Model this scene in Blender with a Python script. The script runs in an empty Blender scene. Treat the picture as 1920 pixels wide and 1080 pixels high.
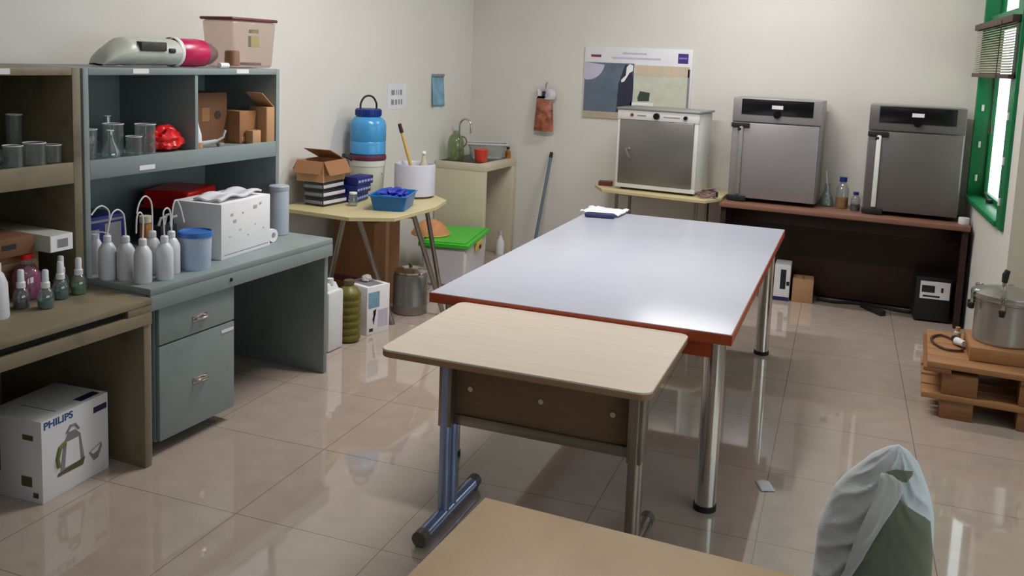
import bpy, bmesh, math, random
from mathutils import Vector, Matrix, noise
random.seed(7)
PI = math.pi
C = bpy.context.scene.collection
R = math.radians

# ------------------------------------------------------------------ materials
def lin(c):
    return tuple((x / 12.92 if x <= 0.04045 else ((x + 0.055) / 1.055) ** 2.4) for x in [v / 255 for v in c])

def mat(name, rgb, rough=0.5, metal=0.0, var=0.06, vscale=6.0, bump=0.0, bscale=60.0, spec=0.5,
        trans=0.0, sub=0.0, grain=None, coat=0.0, stain=None):
    m = bpy.data.materials.new(name); m.use_nodes = True
    nt = m.node_tree; b = nt.nodes['Principled BSDF']
    b.inputs['Roughness'].default_value = rough; b.inputs['Metallic'].default_value = metal
    b.inputs['Specular IOR Level'].default_value = spec
    b.inputs['Transmission Weight'].default_value = trans
    b.inputs['Subsurface Weight'].default_value = sub
    if sub: b.inputs['Subsurface Radius'].default_value = (0.03, 0.03, 0.03)
    b.inputs['Coat Weight'].default_value = coat
    c = lin(rgb)
    tc = nt.nodes.new('ShaderNodeTexCoord'); mp = nt.nodes.new('ShaderNodeMapping')
    nt.links.new(tc.outputs['Object'], mp.inputs['Vector'])
    if grain: mp.inputs['Scale'].default_value = grain
    n = nt.nodes.new('ShaderNodeTexNoise'); n.inputs['Scale'].default_value = vscale
    n.inputs['Detail'].default_value = 4; n.inputs['Roughness'].default_value = 0.6
    nt.links.new(mp.outputs['Vector'], n.inputs['Vector'])
    cr = nt.nodes.new('ShaderNodeValToRGB')
    cr.color_ramp.elements[0].position = 0.3; cr.color_ramp.elements[1].position = 0.7
    cr.color_ramp.elements[0].color = tuple(max(0, x * (1 - var)) for x in c) + (1,)
    cr.color_ramp.elements[1].color = tuple(min(1, x * (1 + var)) for x in c) + (1,)
    nt.links.new(n.outputs['Fac'], cr.inputs['Fac'])
    out = cr.outputs['Color']
    if stain:                                   # (rgb, scale, threshold)
        n2 = nt.nodes.new('ShaderNodeTexNoise'); n2.inputs['Scale'].default_value = stain[1]
        n2.inputs['Detail'].default_value = 6
        nt.links.new(tc.outputs['Object'], n2.inputs['Vector'])
        r2 = nt.nodes.new('ShaderNodeValToRGB')
        r2.color_ramp.elements[0].position = stain[2]; r2.color_ramp.elements[1].position = stain[2] + 0.2
        nt.links.new(n2.outputs['Fac'], r2.inputs['Fac'])
        mx = nt.nodes.new('ShaderNodeMix'); mx.data_type = 'RGBA'
        nt.links.new(r2.outputs['Color'], mx.inputs['Factor'])
        nt.links.new(out, mx.inputs['A']); mx.inputs['B'].default_value = lin(stain[0]) + (1,)
        out = mx.outputs['Result']
    nt.links.new(out, b.inputs['Base Color'])
    if bump:
        n3 = nt.nodes.new('ShaderNodeTexNoise'); n3.inputs['Scale'].default_value = bscale
        nt.links.new(mp.outputs['Vector'], n3.inputs['Vector'])
        bp = nt.nodes.new('ShaderNodeBump'); bp.inputs['Strength'].default_value = bump; bp.inputs['Distance'].default_value = 0.01
        nt.links.new(n3.outputs['Fac'], bp.inputs['Height']); nt.links.new(bp.outputs['Normal'], b.inputs['Normal'])
    return m

def glass(name, rgb=(235, 245, 245), body=0.08, rough=0.03, gl=0.07, edge=0.55):
    """thin clear wall: see-through tint, a little milky body and a fresnel reflection"""
    m = bpy.data.materials.new(name); m.use_nodes = True
    nt = m.node_tree; nt.nodes.clear()
    o = nt.nodes.new('ShaderNodeOutputMaterial')
    t = nt.nodes.new('ShaderNodeBsdfTransparent'); t.inputs['Color'].default_value = lin(rgb) + (1,)
    d = nt.nodes.new('ShaderNodeBsdfDiffuse'); d.inputs['Color'].default_value = lin(rgb) + (1,)
    g = nt.nodes.new('ShaderNodeBsdfGlossy'); g.inputs['Roughness'].default_value = rough
    lw = nt.nodes.new('ShaderNodeLayerWeight'); lw.inputs['Blend'].default_value = 0.5
    pw = nt.nodes.new('ShaderNodeMath'); pw.operation = 'POWER'; pw.inputs[1].default_value = 3.0
    fr = nt.nodes.new('ShaderNodeMath'); fr.operation = 'MULTIPLY_ADD'; fr.inputs[1].default_value = edge; fr.inputs[2].default_value = gl
    nt.links.new(lw.outputs['Facing'], pw.inputs[0]); nt.links.new(pw.outputs[0], fr.inputs[0])
    m1 = nt.nodes.new('ShaderNodeMixShader'); m1.inputs['Fac'].default_value = body
    m2 = nt.nodes.new('ShaderNodeMixShader')
    nt.links.new(t.outputs[0], m1.inputs[1]); nt.links.new(d.outputs[0], m1.inputs[2])
    nt.links.new(fr.outputs[0], m2.inputs['Fac'])
    nt.links.new(m1.outputs[0], m2.inputs[1]); nt.links.new(g.outputs[0], m2.inputs[2])
    nt.links.new(m2.outputs[0], o.inputs['Surface'])
    return m

def tile_floor():
    m = bpy.data.materials.new('polished_beige_tile'); m.use_nodes = True
    nt = m.node_tree; b = nt.nodes['Principled BSDF']
    tc = nt.nodes.new('ShaderNodeTexCoord'); mp = nt.nodes.new('ShaderNodeMapping'); mp.vector_type = 'TEXTURE'
    mp.inputs['Location'].default_value = (-2.211, 2.539, 0); mp.inputs['Rotation'].default_value = (0, 0, R(4))
    nt.links.new(tc.outputs['Object'], mp.inputs['Vector'])
    br = nt.nodes.new('ShaderNodeTexBrick'); br.offset = 0.0; br.squash = 1.0
    br.inputs['Scale'].default_value = 1.0; br.inputs['Brick Width'].default_value = 0.617; br.inputs['Row Height'].default_value = 0.617
    br.inputs['Mortar Size'].default_value = 0.0022; br.inputs['Mortar Smooth'].default_value = 0.1
    br.inputs['Color1'].default_value = lin(FLOOR1) + (1,); br.inputs['Color2'].default_value = lin(FLOOR2) + (1,)
    br.inputs['Mortar'].default_value = lin((138, 124, 112)) + (1,)
    nt.links.new(mp.outputs['Vector'], br.inputs['Vector'])
    n = nt.nodes.new('ShaderNodeTexNoise'); n.inputs['Scale'].default_value = 9; n.inputs['Detail'].default_value = 8
    nt.links.new(tc.outputs['Object'], n.inputs['Vector'])
    mx = nt.nodes.new('ShaderNodeMix'); mx.data_type = 'RGBA'; mx.blend_type = 'MULTIPLY'; mx.inputs['Factor'].default_value = 0.25
    nt.links.new(br.outputs['Color'], mx.inputs['A']); nt.links.new(n.outputs['Fac'], mx.inputs['B'])
    nt.links.new(mx.outputs['Result'], b.inputs['Base Color'])
    b.inputs['Roughness'].default_value = 0.05; b.inputs['Specular IOR Level'].default_value = 0.6
    b.inputs['Coat Weight'].default_value = 0.35; b.inputs['Coat Roughness'].default_value = 0.02
    return m

# ------------------------------------------------------------------ geometry
class G:
    def __init__(s): s.bm = bmesh.new()
    def _m(s, verts, M, mi):
        if M is not None: bmesh.ops.transform(s.bm, matrix=M, verts=verts)
        if mi:
            for f in {f for v in verts for f in v.link_faces}: f.material_index = mi
        return s
    def box(s, x0, x1, y0, y1, z0, z1, bev=0.0, mi=0, M=None, seg=2):
        r = bmesh.ops.create_cube(s.bm, size=1.0); vs = r['verts']
        for v in vs:
            v.co = Vector((x0 if v.co.x < 0 else x1, y0 if v.co.y < 0 else y1, z0 if v.co.z < 0 else z1))
        if bev:
            es = list({e for v in vs for e in v.link_edges})
            rr = bmesh.ops.bevel(s.bm, geom=es, offset=bev, segments=seg, affect='EDGES', profile=0.5)
            vs = list({v for f in rr['faces'] for v in f.verts} | {v for v in vs if v.is_valid})
        return s._m(vs, M, mi)
    def prism(s, poly, z0, z1, mi=0, M=None, top=1.0):
        n = len(poly); cx = sum(p[0] for p in poly) / n; cy = sum(p[1] for p in poly) / n
        lo = [s.bm.verts.new((p[0], p[1], z0)) for p in poly]
        hi = [s.bm.verts.new((cx + (p[0] - cx) * top, cy + (p[1] - cy) * top, z1)) for p in poly]
        s.bm.faces.new(lo[::-1]); s.bm.faces.new(hi)
        for i in range(n): s.bm.faces.new((lo[i], lo[(i + 1) % n], hi[(i + 1) % n], hi[i]))
        return s._m(lo + hi, M, mi)
    def cyl(s, p0, p1, r0, r1=None, seg=24, mi=0, caps=True):
        r1 = r0 if r1 is None else r1
        p0 = Vector(p0); p1 = Vector(p1); d = p1 - p0
        r = bmesh.ops.create_cone(s.bm, cap_ends=caps, segments=seg, radius1=r0, radius2=r1, depth=d.length)
        M = Matrix.Translation((p0 + p1) / 2) @ d.to_track_quat('Z', 'Y').to_matrix().to_4x4()
        return s._m(r['verts'], M, mi)
    def lathe(s, prof, c=(0, 0, 0), seg=32, mi=0, M=None, sx=1.0, sy=1.0):
        rings = []; allv = []
        for r, z in prof:
            if r < 1e-5: ring = [s.bm.verts.new((c[0], c[1], c[2] + z))]
            else: ring = [s.bm.verts.new((c[0] + sx * r * math.cos(2 * PI * k / seg), c[1] + sy * r * math.sin(2 * PI * k / seg), c[2] + z)) for k in range(seg)]
            rings.append(ring); allv += ring
        for a, b in zip(rings, rings[1:]):
            if len(a) == 1 and len(b) == 1: continue
            for k in range(seg):
                k2 = (k + 1) % seg
                if len(a) == 1: s.bm.faces.new((a[0], b[k2], b[k]))
                elif len(b) == 1: s.bm.faces.new((a[k], a[k2], b[0]))
                else: s.bm.faces.new((a[k], a[k2], b[k2], b[k]))
        return s._m(allv, M, mi)
    def tube(s, pts, r, seg=10, mi=0, closed=False):
        pts = [Vector(p) for p in pts]; n = len(pts)
        rs = r if isinstance(r, (list, tuple)) else [r] * n
        rings = []; up = None
        for i in range(n):
            a = pts[i - 1] if (i > 0 or closed) else pts[i]; b = pts[(i + 1) % n] if (i < n - 1 or closed) else pts[i]
            t = (b - a).normalized()
            if up is None: up = t.orthogonal().normalized()
            up = (up - t * up.dot(t))
            up = up.normalized() if up.length > 1e-6 else t.orthogonal().normalized()
            w = t.cross(up)
            rings.append([s.bm.verts.new(pts[i] + (up * math.cos(2 * PI * k / seg) + w * math.sin(2 * PI * k / seg)) * rs[i]) for k in range(seg)])
        m = n if closed else n - 1
        for i in range(m):
            a, b = rings[i], rings[(i + 1) % n]
            for k in range(seg): s.bm.faces.new((a[k], a[(k + 1) % seg], b[(k + 1) % seg], b[k]))
        if not closed:
            s.bm.faces.new(rings[0][::-1]); s.bm.faces.new(rings[-1])
        return s._m([v for q in rings for v in q], None, mi)
    def ball(s, c, r, sx=1, sy=1, sz=1, mi=0, seg=20):
        q = bmesh.ops.create_uvsphere(s.bm, u_segments=seg, v_segments=seg // 2, radius=r)
        return s._m(q['verts'], Matrix.Translation(c) @ Matrix.Diagonal((sx, sy, sz, 1)), mi)
    def blob(s, c, r, sx=1, sy=1, sz=1, amp=0.25, freq=3.0, seed=0, sub=4, flat=True):
        """a crumpled lump: displaced icosphere, flattened below"""
        q = bmesh.ops.create_icosphere(s.bm, subdivisions=sub, radius=1.0)
        for v in q['verts']:
            p = v.co.normalized()
            k = 1 + amp * noise.noise(p * freq + Vector((seed * 7.1, seed * 3.3, 1.7))) + 0.4 * amp * noise.noise(p * freq * 2.7 + Vector((seed, 5, 2)))
            v.co = Vector((p.x * k * r * sx, p.y * k * r * sy, p.z * k * r * sz))
        if flat:
            zmin = -r * sz * 0.62
            for v in q['verts']: v.co.z = max(v.co.z, zmin)
        bmesh.ops.translate(s.bm, verts=q['verts'], vec=Vector(c)); return s
    def grid(s, fn, nu, nv, thick=0.0, mi=0):
        V = [[s.bm.verts.new(fn(i / nu, j / nv)) for j in range(nv + 1)] for i in range(nu + 1)]
        fs = []
        for i in range(nu):
            for j in range(nv): fs.append(s.bm.faces.new((V[i][j], V[i + 1][j], V[i + 1][j + 1], V[i][j + 1])))
        if mi:
            for f in fs: f.material_index = mi
        return s
    def obj(s, name, m, parent=None, smooth=True, bevel=0.0, angle=35, solid=0.0, sub=0, loc=None, rotz=0.0):
        bmesh.ops.recalc_face_normals(s.bm, faces=s.bm.faces[:])
        me = bpy.data.meshes.new(name); s.bm.to_mesh(me); s.bm.free()
        for k in (m if isinstance(m, (list, tuple)) else [m]): me.materials.append(k)
        if smooth:
            me.shade_smooth(); me.set_sharp_from_angle(angle=R(angle))
        o = bpy.data.objects.new(name, me); C.objects.link(o)
        if solid:
            md = o.modifiers.new('solid', 'SOLIDIFY'); md.thickness = solid; md.offset = 0
        if bevel:
            md = o.modifiers.new('bevel', 'BEVEL'); md.width = bevel; md.segments = 2; md.limit_method = 'ANGLE'; md.angle_limit = R(50)
        if sub:
            md = o.modifiers.new('sub', 'SUBSURF'); md.levels = sub; md.render_levels = sub
        if parent is not None: o.parent = parent
        if loc is not None: o.location = loc
        o.rotation_euler.z = rotz
        return o

def arc(c, r, a0, a1, n, plane='xz'):
    out = []
    for i in range(n + 1):
        a = a0 + (a1 - a0) * i / n
        u, v = r * math.cos(a), r * math.sin(a)
        out.append({'xz': (c[0] + u, c[1], c[2] + v), 'yz': (c[0], c[1] + u, c[2] + v), 'xy': (c[0] + u, c[1] + v, c[2])}[plane])
    return out

def smooth_path(pts, n=8):
    pts = [Vector(p) for p in pts]; out = []
    P = [pts[0]] + pts + [pts[-1]]
    for i in range(1, len(P) - 2):
        for k in range(n):
            t = k / n; a, b, c, d = P[i - 1], P[i], P[i + 1], P[i + 2]
            out.append(0.5 * ((2 * b) + (c - a) * t + (2 * a - 5 * b + 4 * c - d) * t * t + (3 * b - a - 3 * c + d) * t ** 3))
    out.append(pts[-1]); return out

def tag(o, label=None, cat=None, group=None, kind=None):
    if label: o['label'] = label
    if cat: o['category'] = cat
    if group: o['group'] = group
    if kind: o['kind'] = kind
    return o

def thing(name, label, cat, loc=(0, 0, 0), rotz=0.0, group=None):
    o = bpy.data.objects.new(name, None); C.objects.link(o)
    o.empty_display_size = 0.05
    o.location = loc; o.rotation_euler = (0, 0, R(rotz))
    return tag(o, label, cat, group)

def structure(g, name, m, parent=None, **k):
    o = g.obj(name, m, parent, **k)
    if parent is None: o['kind'] = 'structure'
    return o

def dup(root, loc, rotz, label, group=None):
    def cp(o, par):
        c = o.copy(); C.objects.link(c); c.parent = par
        for ch in o.children: cp(ch, c)
        return c
    r = cp(root, None); r.location = loc; r.rotation_euler = (0, 0, R(rotz)); r['label'] = label
    if group: r['group'] = group
    return r

def lettering(name, text, size, m, parent, M, depth=0.0006, bold=0.0):
    cu = bpy.data.curves.new(name, 'FONT'); cu.body = text; cu.size = size; cu.extrude = depth; cu.offset = bold
    t = bpy.data.objects.new(name, cu); C.objects.link(t)
    dg = bpy.context.evaluated_depsgraph_get(); dg.update()
    me = bpy.data.meshes.new_from_object(t.evaluated_get(dg)); me.name = name
    bpy.data.objects.remove(t); bpy.data.curves.remove(cu)
    me.transform(M); me.materials.clear(); me.materials.append(m)
    o = bpy.data.objects.new(name, me); C.objects.link(o); o.parent = parent
    return o
FLOOR1 = (188, 171, 159); FLOOR2 = (184, 167, 155)
# ------------------------------------------------------------------ palette
W = {}
def mk(k, *a, **b): W[k] = mat(k, *a, **b)
mk('wall_cream', (211, 207, 201), 0.75, var=0.03, vscale=1.3, bump=0.05, bscale=40)
mk('wall_shade', (205, 196, 178), 0.75, var=0.04, vscale=1.5)  # cream wall turned from the window, its shade put into the colour
mk('wall_drab', (140, 142, 132), 0.75)  # for the unseen walls, darkened so they bounce less fill light
mk('ceiling_white', (232, 230, 222), 0.8)
mk('green_paint', (22, 120, 72), 0.35, var=0.08)
mk('steel_white', (225, 225, 222), 0.4)
mk('blue_enamel', (132, 143, 143), 0.42, var=0.05, vscale=3, stain=((118, 129, 128), 5, 0.55))
mk('olive_enamel', (124, 112, 90), 0.5, var=0.10, vscale=5, stain=((92, 80, 62), 7, 0.58))
mk('black_gap', (14, 13, 12), 0.8)
mk('chrome', (200, 196, 190), 0.16, 0.95, var=0.03)
mk('tube_steel', (150, 142, 132), 0.28, 0.85, var=0.05)
mk('blue_chrome', (150, 165, 205), 0.2, 0.75, var=0.04)
mk('black_rubber', (22, 21, 20), 0.6)
mk('laminate_white', (188, 190, 205), 0.26, var=0.02, vscale=4, spec=0.5)
mk('orange_edge', (176, 74, 38), 0.4, var=0.10)
mk('birch_laminate', (214, 199, 184), 0.36, var=0.05, vscale=3, grain=(1, 14, 1))
mk('birch_edge', (150, 118, 88), 0.5)
mk('tan_board', (182, 150, 112), 0.45, var=0.08, vscale=4, stain=((164, 130, 90), 3, 0.55))
mk('walnut_panel', (132, 104, 80), 0.45, var=0.10, vscale=5, grain=(1.5, 1, 14))
mk('dark_wood', (40, 17, 10), 0.45, var=0.15, vscale=4, grain=(1.2, 6, 6))
mk('dark_wood_edge', (128, 90, 74), 0.4, var=0.10, vscale=6, grain=(1, 10, 10))
mk('beige_top', (196, 182, 138), 0.45, var=0.05)
mk('brushed_steel', (140, 136, 132), 0.34, 0.7, var=0.05, vscale=5, grain=(1, 1, 30))
mk('oven_grey', (156, 151, 154), 0.4, 0.45, var=0.04, vscale=3)
mk('oven_dark', (112, 108, 107), 0.4, 0.45, var=0.04, vscale=3)
mk('oven_side', (150, 148, 146), 0.4, 0.4)
mk('black_gloss', (14, 14, 17), 0.2)
mk('oven_white', (216, 214, 210), 0.4)
mk('cardboard', (150, 104, 68), 0.75, var=0.09, vscale=5, bump=0.08, bscale=30)
mk('cardboard_pale', (186, 142, 104), 0.75, var=0.08, vscale=5)
mk('cardboard_dark', (112, 74, 48), 0.75, var=0.09, vscale=5)
mk('white_card', (232, 230, 233), 0.6, var=0.02)
mk('ink_blue', (52, 88, 148), 0.6); mk('ink_navy', (38, 34, 84), 0.6); mk('ink_grey', (132, 130, 136), 0.6)
mk('ink_black', (32, 30, 34), 0.6); mk('ink_green', (112, 124, 64), 0.6); mk('ink_olive', (92, 84, 58), 0.6)
mk('white_plastic', (224, 224, 228), 0.35, sub=0.15)
mk('milky_plastic', (214, 214, 220), 0.32, sub=0.3)
mk('tape_white', (226, 224, 226), 0.6)
mk('red_plastic', (222, 24, 26), 0.3, var=0.05)
mk('magenta_plastic', (190, 22, 82), 0.3)
mk('wrap_grey', (188, 190, 180), 0.35, var=0.12, vscale=8)
mk('label_dark', (52, 50, 44), 0.6, var=0.35, vscale=25)
mk('brown_wrap', (120, 92, 92), 0.4, var=0.2, vscale=9)
mk('lid_maroon', (104, 46, 46), 0.4)
mk('amber', (160, 98, 30), 0.3, var=0.25, vscale=30)
mk('yellow_label', (186, 184, 96), 0.6, var=0.15, vscale=30)
mk('blue_jar', (70, 150, 204), 0.25, var=0.06, sub=0.1)
mk('navy_plastic', (18, 48, 122), 0.35)
mk('blue_lid', (52, 108, 186), 0.35)
mk('pale_blue_plastic', (178, 194, 218), 0.3, sub=0.2)
mk('blue_tray', (10, 104, 178), 0.32)
mk('blue_contents', (48, 62, 176), 0.5, var=0.3, vscale=20)
mk('navy_box', (26, 34, 104), 0.4); mk('band_pale', (150, 160, 206), 0.45)
mk('black_box', (28, 30, 38), 0.45); mk('band_white', (206, 200, 206), 0.45); mk('band_grey', (122, 126, 130), 0.5)
mk('maroon', (96, 34, 60), 0.45)
mk('bucket_white', (204, 204, 194), 0.4, sub=0.1)
mk('tub_white', (196, 194, 206), 0.4, sub=0.1)
mk('yellow_wood', (206, 172, 92), 0.5); mk('brush_dark', (62, 34, 36), 0.6)
mk('lime_lid', (62, 186, 48), 0.35)
mk('clear_tub', (206, 202, 208), 0.3, sub=0.25)
mk('wicker', (196, 136, 88), 0.7, var=0.15, vscale=20, bump=0.2, bscale=60)
mk('olive_green', (106, 98, 32), 0.4, var=0.12, vscale=10)
mk('counter_cream', (196, 186, 164), 0.6, var=0.04)
mk('counter_dark', (58, 52, 44), 0.4)
mk('red_cup', (208, 62, 46), 0.4)
mk('mop_blue', (92, 112, 124), 0.45)
mk('grey_cylinder', (164, 170, 182), 0.45)
mk('pine', (158, 112, 70), 0.6, var=0.12, vscale=5, grain=(1, 8, 8))
mk('pine_dark', (132, 88, 52), 0.65, var=0.14, vscale=5, grain=(1, 8, 8))
mk('aluminium', (186, 180, 174), 0.3, 0.8, var=0.06, vscale=3)
mk('cord_brown', (74, 40, 30), 0.5)
mk('cloth_grey', (216, 222, 228), 0.8, var=0.04, vscale=8, bump=0.1, bscale=200)
mk('cloth_lining', (122, 126, 108), 0.85, var=0.08, vscale=6)
mk('cloth_edge', (214, 214, 214), 0.8)
mk('chair_black', (17, 17, 18), 0.6)
mk('cap_grey', (92, 88, 82), 0.5)
mk('ink_light', (176, 174, 178), 0.6)
mk('hole_brown', (62, 40, 28), 0.7)
mk('teal_liquid', (30, 96, 92), 0.2); mk('green_liquid', (66, 120, 72), 0.2); mk('purple_liquid', (60, 40, 62), 0.2)
mk('magenta_liquid', (168, 34, 112), 0.25); mk('amber_liquid', (164, 108, 40), 0.2)
mk('paper', (214, 214, 220), 0.7); mk('pouch_blue', (40, 46, 92), 0.6)
mk('poster_white', (216, 214, 220), 0.5); mk('poster_blue', (92, 104, 122), 0.5, var=0.18, vscale=7)
mk('poster_tan', (200, 182, 160), 0.5); mk('poster_beige', (196, 196, 180), 0.5, var=0.08, vscale=12)
mk('poster_lilac', (188, 182, 200), 0.5); mk('poster_red', (112, 44, 70), 0.5); mk('poster_purple', (64, 44, 128), 0.5)
mk('poster_navy', (40, 42, 64), 0.5); mk('poster_green', (52, 66, 58), 0.5); mk('poster_band', (178, 162, 136), 0.5)
mk('poster_lilac_line', (132, 116, 188), 0.5)
mk('snack_red', (146, 84, 62), 0.35, var=0.75, vscale=16); mk('snack_clear', (184, 178, 182), 0.35, var=0.1, vscale=20)
mk('blue_print', (120, 160, 184), 0.6, var=0.2, vscale=14)
mk('blind_slat', (176, 166, 150), 0.55); mk('blind_rail', (70, 48, 42), 0.5)
mk('lamp_housing', (230, 230, 230), 0.5)
GL = glass('clear_glass', (236, 242, 242), 0.06, gl=0.13)
GLW = glass('window_pane', (244, 250, 250), 0.01, gl=0.02, edge=0.2)
GLG = glass('green_glass', (196, 210, 176), 0.07)
PLC = glass('clear_plastic', (226, 228, 226), 0.18, 0.15)
PLW = glass('clear_box_plastic', (236, 224, 218), 0.13, 0.2, 0.04)

# ------------------------------------------------------------------ the room
XL, YF, ZC = -3.70, 7.35, 3.15
XR, YB = 3.3, -3.6
ANG = R(5.0)                                   # the window wall runs five degrees off square
YC = 5.66                                      # where it ends in an outer corner
XF = 0.385
XC = XF + math.tan(ANG) * (YF - YC)
def room():
    structure(G().box(XL - .15, XR + .15, YB - .15, YF + .3, -.12, 0), 'floor', tile_floor(), smooth=False)
    structure(G().box(XL - .15, XR + .15, YB - .15, YF + .3, ZC, ZC + .1), 'ceiling', W['ceiling_white'], smooth=False)
    structure(G().box(XL - .15, XL, YB - .15, YF + .15, 0, ZC), 'wall_left', W['wall_cream'], smooth=False)
    structure(G().box(XL, XF + .05, YF, YF + .15, 0, ZC), 'wall_far', W['wall_cream'], smooth=False)
    g = G(); ya, yb, za, zb = -1.4, 4.4, .95, 2.55
    g.box(XR, XR + .15, YB - .15, ya, 0, ZC).box(XR, XR + .15, yb, YC + .15, 0, ZC).box(XR, XR + .15, ya, yb, 0, za).box(XR, XR + .15, ya, yb, zb, ZC)
    structure(g, 'wall_right', W['wall_drab'], smooth=False)
    w2 = bpy.data.objects.new('window_2', None); C.objects.link(w2); w2['kind'] = 'structure'
    f = G().box(XR + .03, XR + .1, ya, yb, za, za + .06).box(XR + .03, XR + .1, ya, yb, zb - .06, zb)
    for k in range(5): y = ya + (yb - ya - .06) * k / 4; f.box(XR + .03, XR + .1, y, y + .06, za + .06, zb - .06)
    f.obj('window_frame', W['green_paint'], w2)
    for k in range(4):
        y = ya + (yb - ya - .06) * k / 4 + .061; G().box(XR + .06, XR + .065, y, y + 1.372, za + .061, zb - .061).obj('pane', GLW, w2)
    for n, loc, rot, sx, sy in (('daylight_portal', (XR + .13, (ya + yb) / 2, (za + zb) / 2), (0, R(90), 0), zb - za, yb - ya),):
        ld = bpy.data.lights.new(n, 'AREA'); ld.shape = 'RECTANGLE'; ld.size = sx; ld.size_y = sy; ld.cycles.is_portal = True
        lo = bpy.data.objects.new(n, ld); C.objects.link(lo); lo.location = loc; lo.rotation_euler = rot
    ld = bpy.data.lights.new('daylight_portal', 'AREA'); ld.shape = 'RECTANGLE'; ld.size = 2.09; ld.size_y = 1.39; ld.cycles.is_portal = True
    lo = bpy.data.objects.new('daylight_portal', ld); C.objects.link(lo)
    lo.matrix_world = Matrix.Translation((XF, YF, 0)) @ Matrix.Rotation(-PI / 2 + ANG, 4, 'Z') @ Matrix.Translation((.785, .112, 1.905)) @ Matrix.Rotation(R(-90), 4, 'X') @ Matrix.Rotation(R(90), 4, 'Z')
    structure(G().box(XL, XR, YB - .15, YB, 0, ZC), 'wall_rear', W['wall_drab'], smooth=False)
    # window wall: local u runs from the far corner towards the room, v outwards
    M = Matrix.Translation((XF, YF, 0)) @ Matrix.Rotation(-PI / 2 + ANG, 4, 'Z')
    L = (YF - YC) / math.cos(ANG)
    u0, u1, z0, z1 = .07, 1.50, .86, 2.95
    g = G(); T = .115
    g.box(0, u0, 0, T, 0, ZC, M=M); g.box(u1, L, 0, T, 0, ZC, M=M)
    g.box(u0, u1, 0, T, 0, z0, M=M); g.box(u0, u1, 0, T, z1, ZC, M=M)
    structure(g, 'wall_window', W['wall_cream'], smooth=False)
    g = G().prism([(XC, YC), (XR, YC), (XR, YC + .15), (XC + .21, YC + .15)], 0, ZC)
    structure(g, 'wall_corner', W['wall_shade'], smooth=False)
    # window: green frame of a lower light and a transom
    w = bpy.data.objects.new('window_1', None); C.objects.link(w); w.matrix_world = M; w['kind'] = 'structure'
    f = G()
    f.box(u0, u0 + .05, -.015, T, z0, z1, .004); f.box(u1 - .16, u1, -.02, T, z0, z1, .004)
    f.box(u0 + .05, u1 - .16, -.015, T, z1 - .05, z1, .004); f.box(u0 + .05, u1 - .16, -.03, T, z0, z0 + .035, .004)
    f.box(u0 + .05, u1 - .16, .02, T, 2.10, 2.16, .004)
    f.obj('window_frame', W['green_paint'], w)
    a, b = u0 + .051, u1 - .161
    s = G().box(a, a + .03, .085, .112, z0 + .036, 2.099, .003).box(b - .03, b, .085, .112, z0 + .036, 2.099, .003)
    s.box(a + .03, b - .03, .085, .112, z0 + .036, z0 + .07, .003).box(a + .03, b - .03, .085, .112, 2.065, 2.099, .003)
    s.obj('casement', W['green_paint'], w)
    s = G().box(a, a + .03, .085, .112, 2.161, z1 - .051, .003).box(b - .03, b, .085, .112, 2.161, z1 - .051, .003)
    s.obj('transom_sash', W['green_paint'], w)
    G().box(a + .028, b - .028, .098, .102, z0 + .068, 2.067).obj('pane', GLW, w)
    G().box(a + .028, b - .028, .098, .102, 2.162, z1 - .052).obj('transom_pane', GLW, w)
    for z in (1.02, 1.26, 1.52):
        G().cyl((u0 + .055, .03, z - .022), (u0 + .055, .03, z + .022), .009, seg=12).obj('hinge', W['steel_white'], w)
        G().cyl((u1 - .08, -.024, z - .022), (u1 - .08, -.024, z + .022), .009, seg=12).obj('hinge', W['steel_white'], w)
    G().box(.49, .55, .05, .0845, z0 + .0355, z0 + .06, .004).cyl((.52, .06, z0 + .055), (.48, .04, z0 + .10), .006, seg=10).obj('latch', W['black_rubber'], w)
    # venetian blind pulled half up inside the reveal
    b = thing('venetian_blind', 'beige slatted blind half raised above the green framed window', 'blind')
    b.matrix_world = M
    s = G(); n = 19
    for i in range(n):
        z = 1.772 + i * .0158
        s.box(u0 + .005, u1 - .03, -.012, .012, -.0008, .0008, M=Matrix.Translation((0, -.042, z)) @ Matrix.Rotation(R(28), 4, 'X'))
    s.obj('slats', W['blind_slat'], b, smooth=False)
    G().box(u0, u1 - .025, -.058, -.026, 1.735, 1.762, .003).obj('bottom_rail', W['blind_rail'], b)
    G().box(u0, u1 - .025, -.066, -.0205, 2.06, 2.10, .003).obj('head_rail', W['blind_rail'], b)
    G().tube([(1.15, -.068, 2.08), (1.15, -.07, 1.8), (1.15, -.07, 1.46)], .003, 8).cyl((1.15, -.07, 1.40), (1.15, -.07, 1.46), .010, .005, seg=10).obj('pull_cord', W['blind_rail'], b)

    # fluorescent battens under the ceiling: the room's lamps
    for i, (x, y, rz, e, lab) in enumerate(LAMPS):
        t = thing('ceiling_light', lab, 'light', (x, y, ZC), rz)
        G().box(-.62, .62, -.075, .075, -.06, 0, .01).obj('housing', W['lamp_housing'], t)
        ld = bpy.data.lights.new('fluorescent_tube', 'AREA'); ld.shape = 'RECTANGLE'; ld.size = 1.15; ld.size_y = .12
        ld.energy = e; ld.color = LAMPCOL
        lo = bpy.data.objects.new('fluorescent_tube', ld); C.objects.link(lo); lo.parent = t; lo.location = (0, 0, -.068)

LAMPCOL = (1.0, 0.985, 0.96)
LAMPS = [(-1.0, 6.2, 0, 37, 'white fluorescent batten nearest the far wall'),
         (-1.85, 4.3, 0, 70, 'white fluorescent batten over the long white table'),
         (-1.2, .6, 0, 6, 'white fluorescent batten above the viewpoint')]

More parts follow.
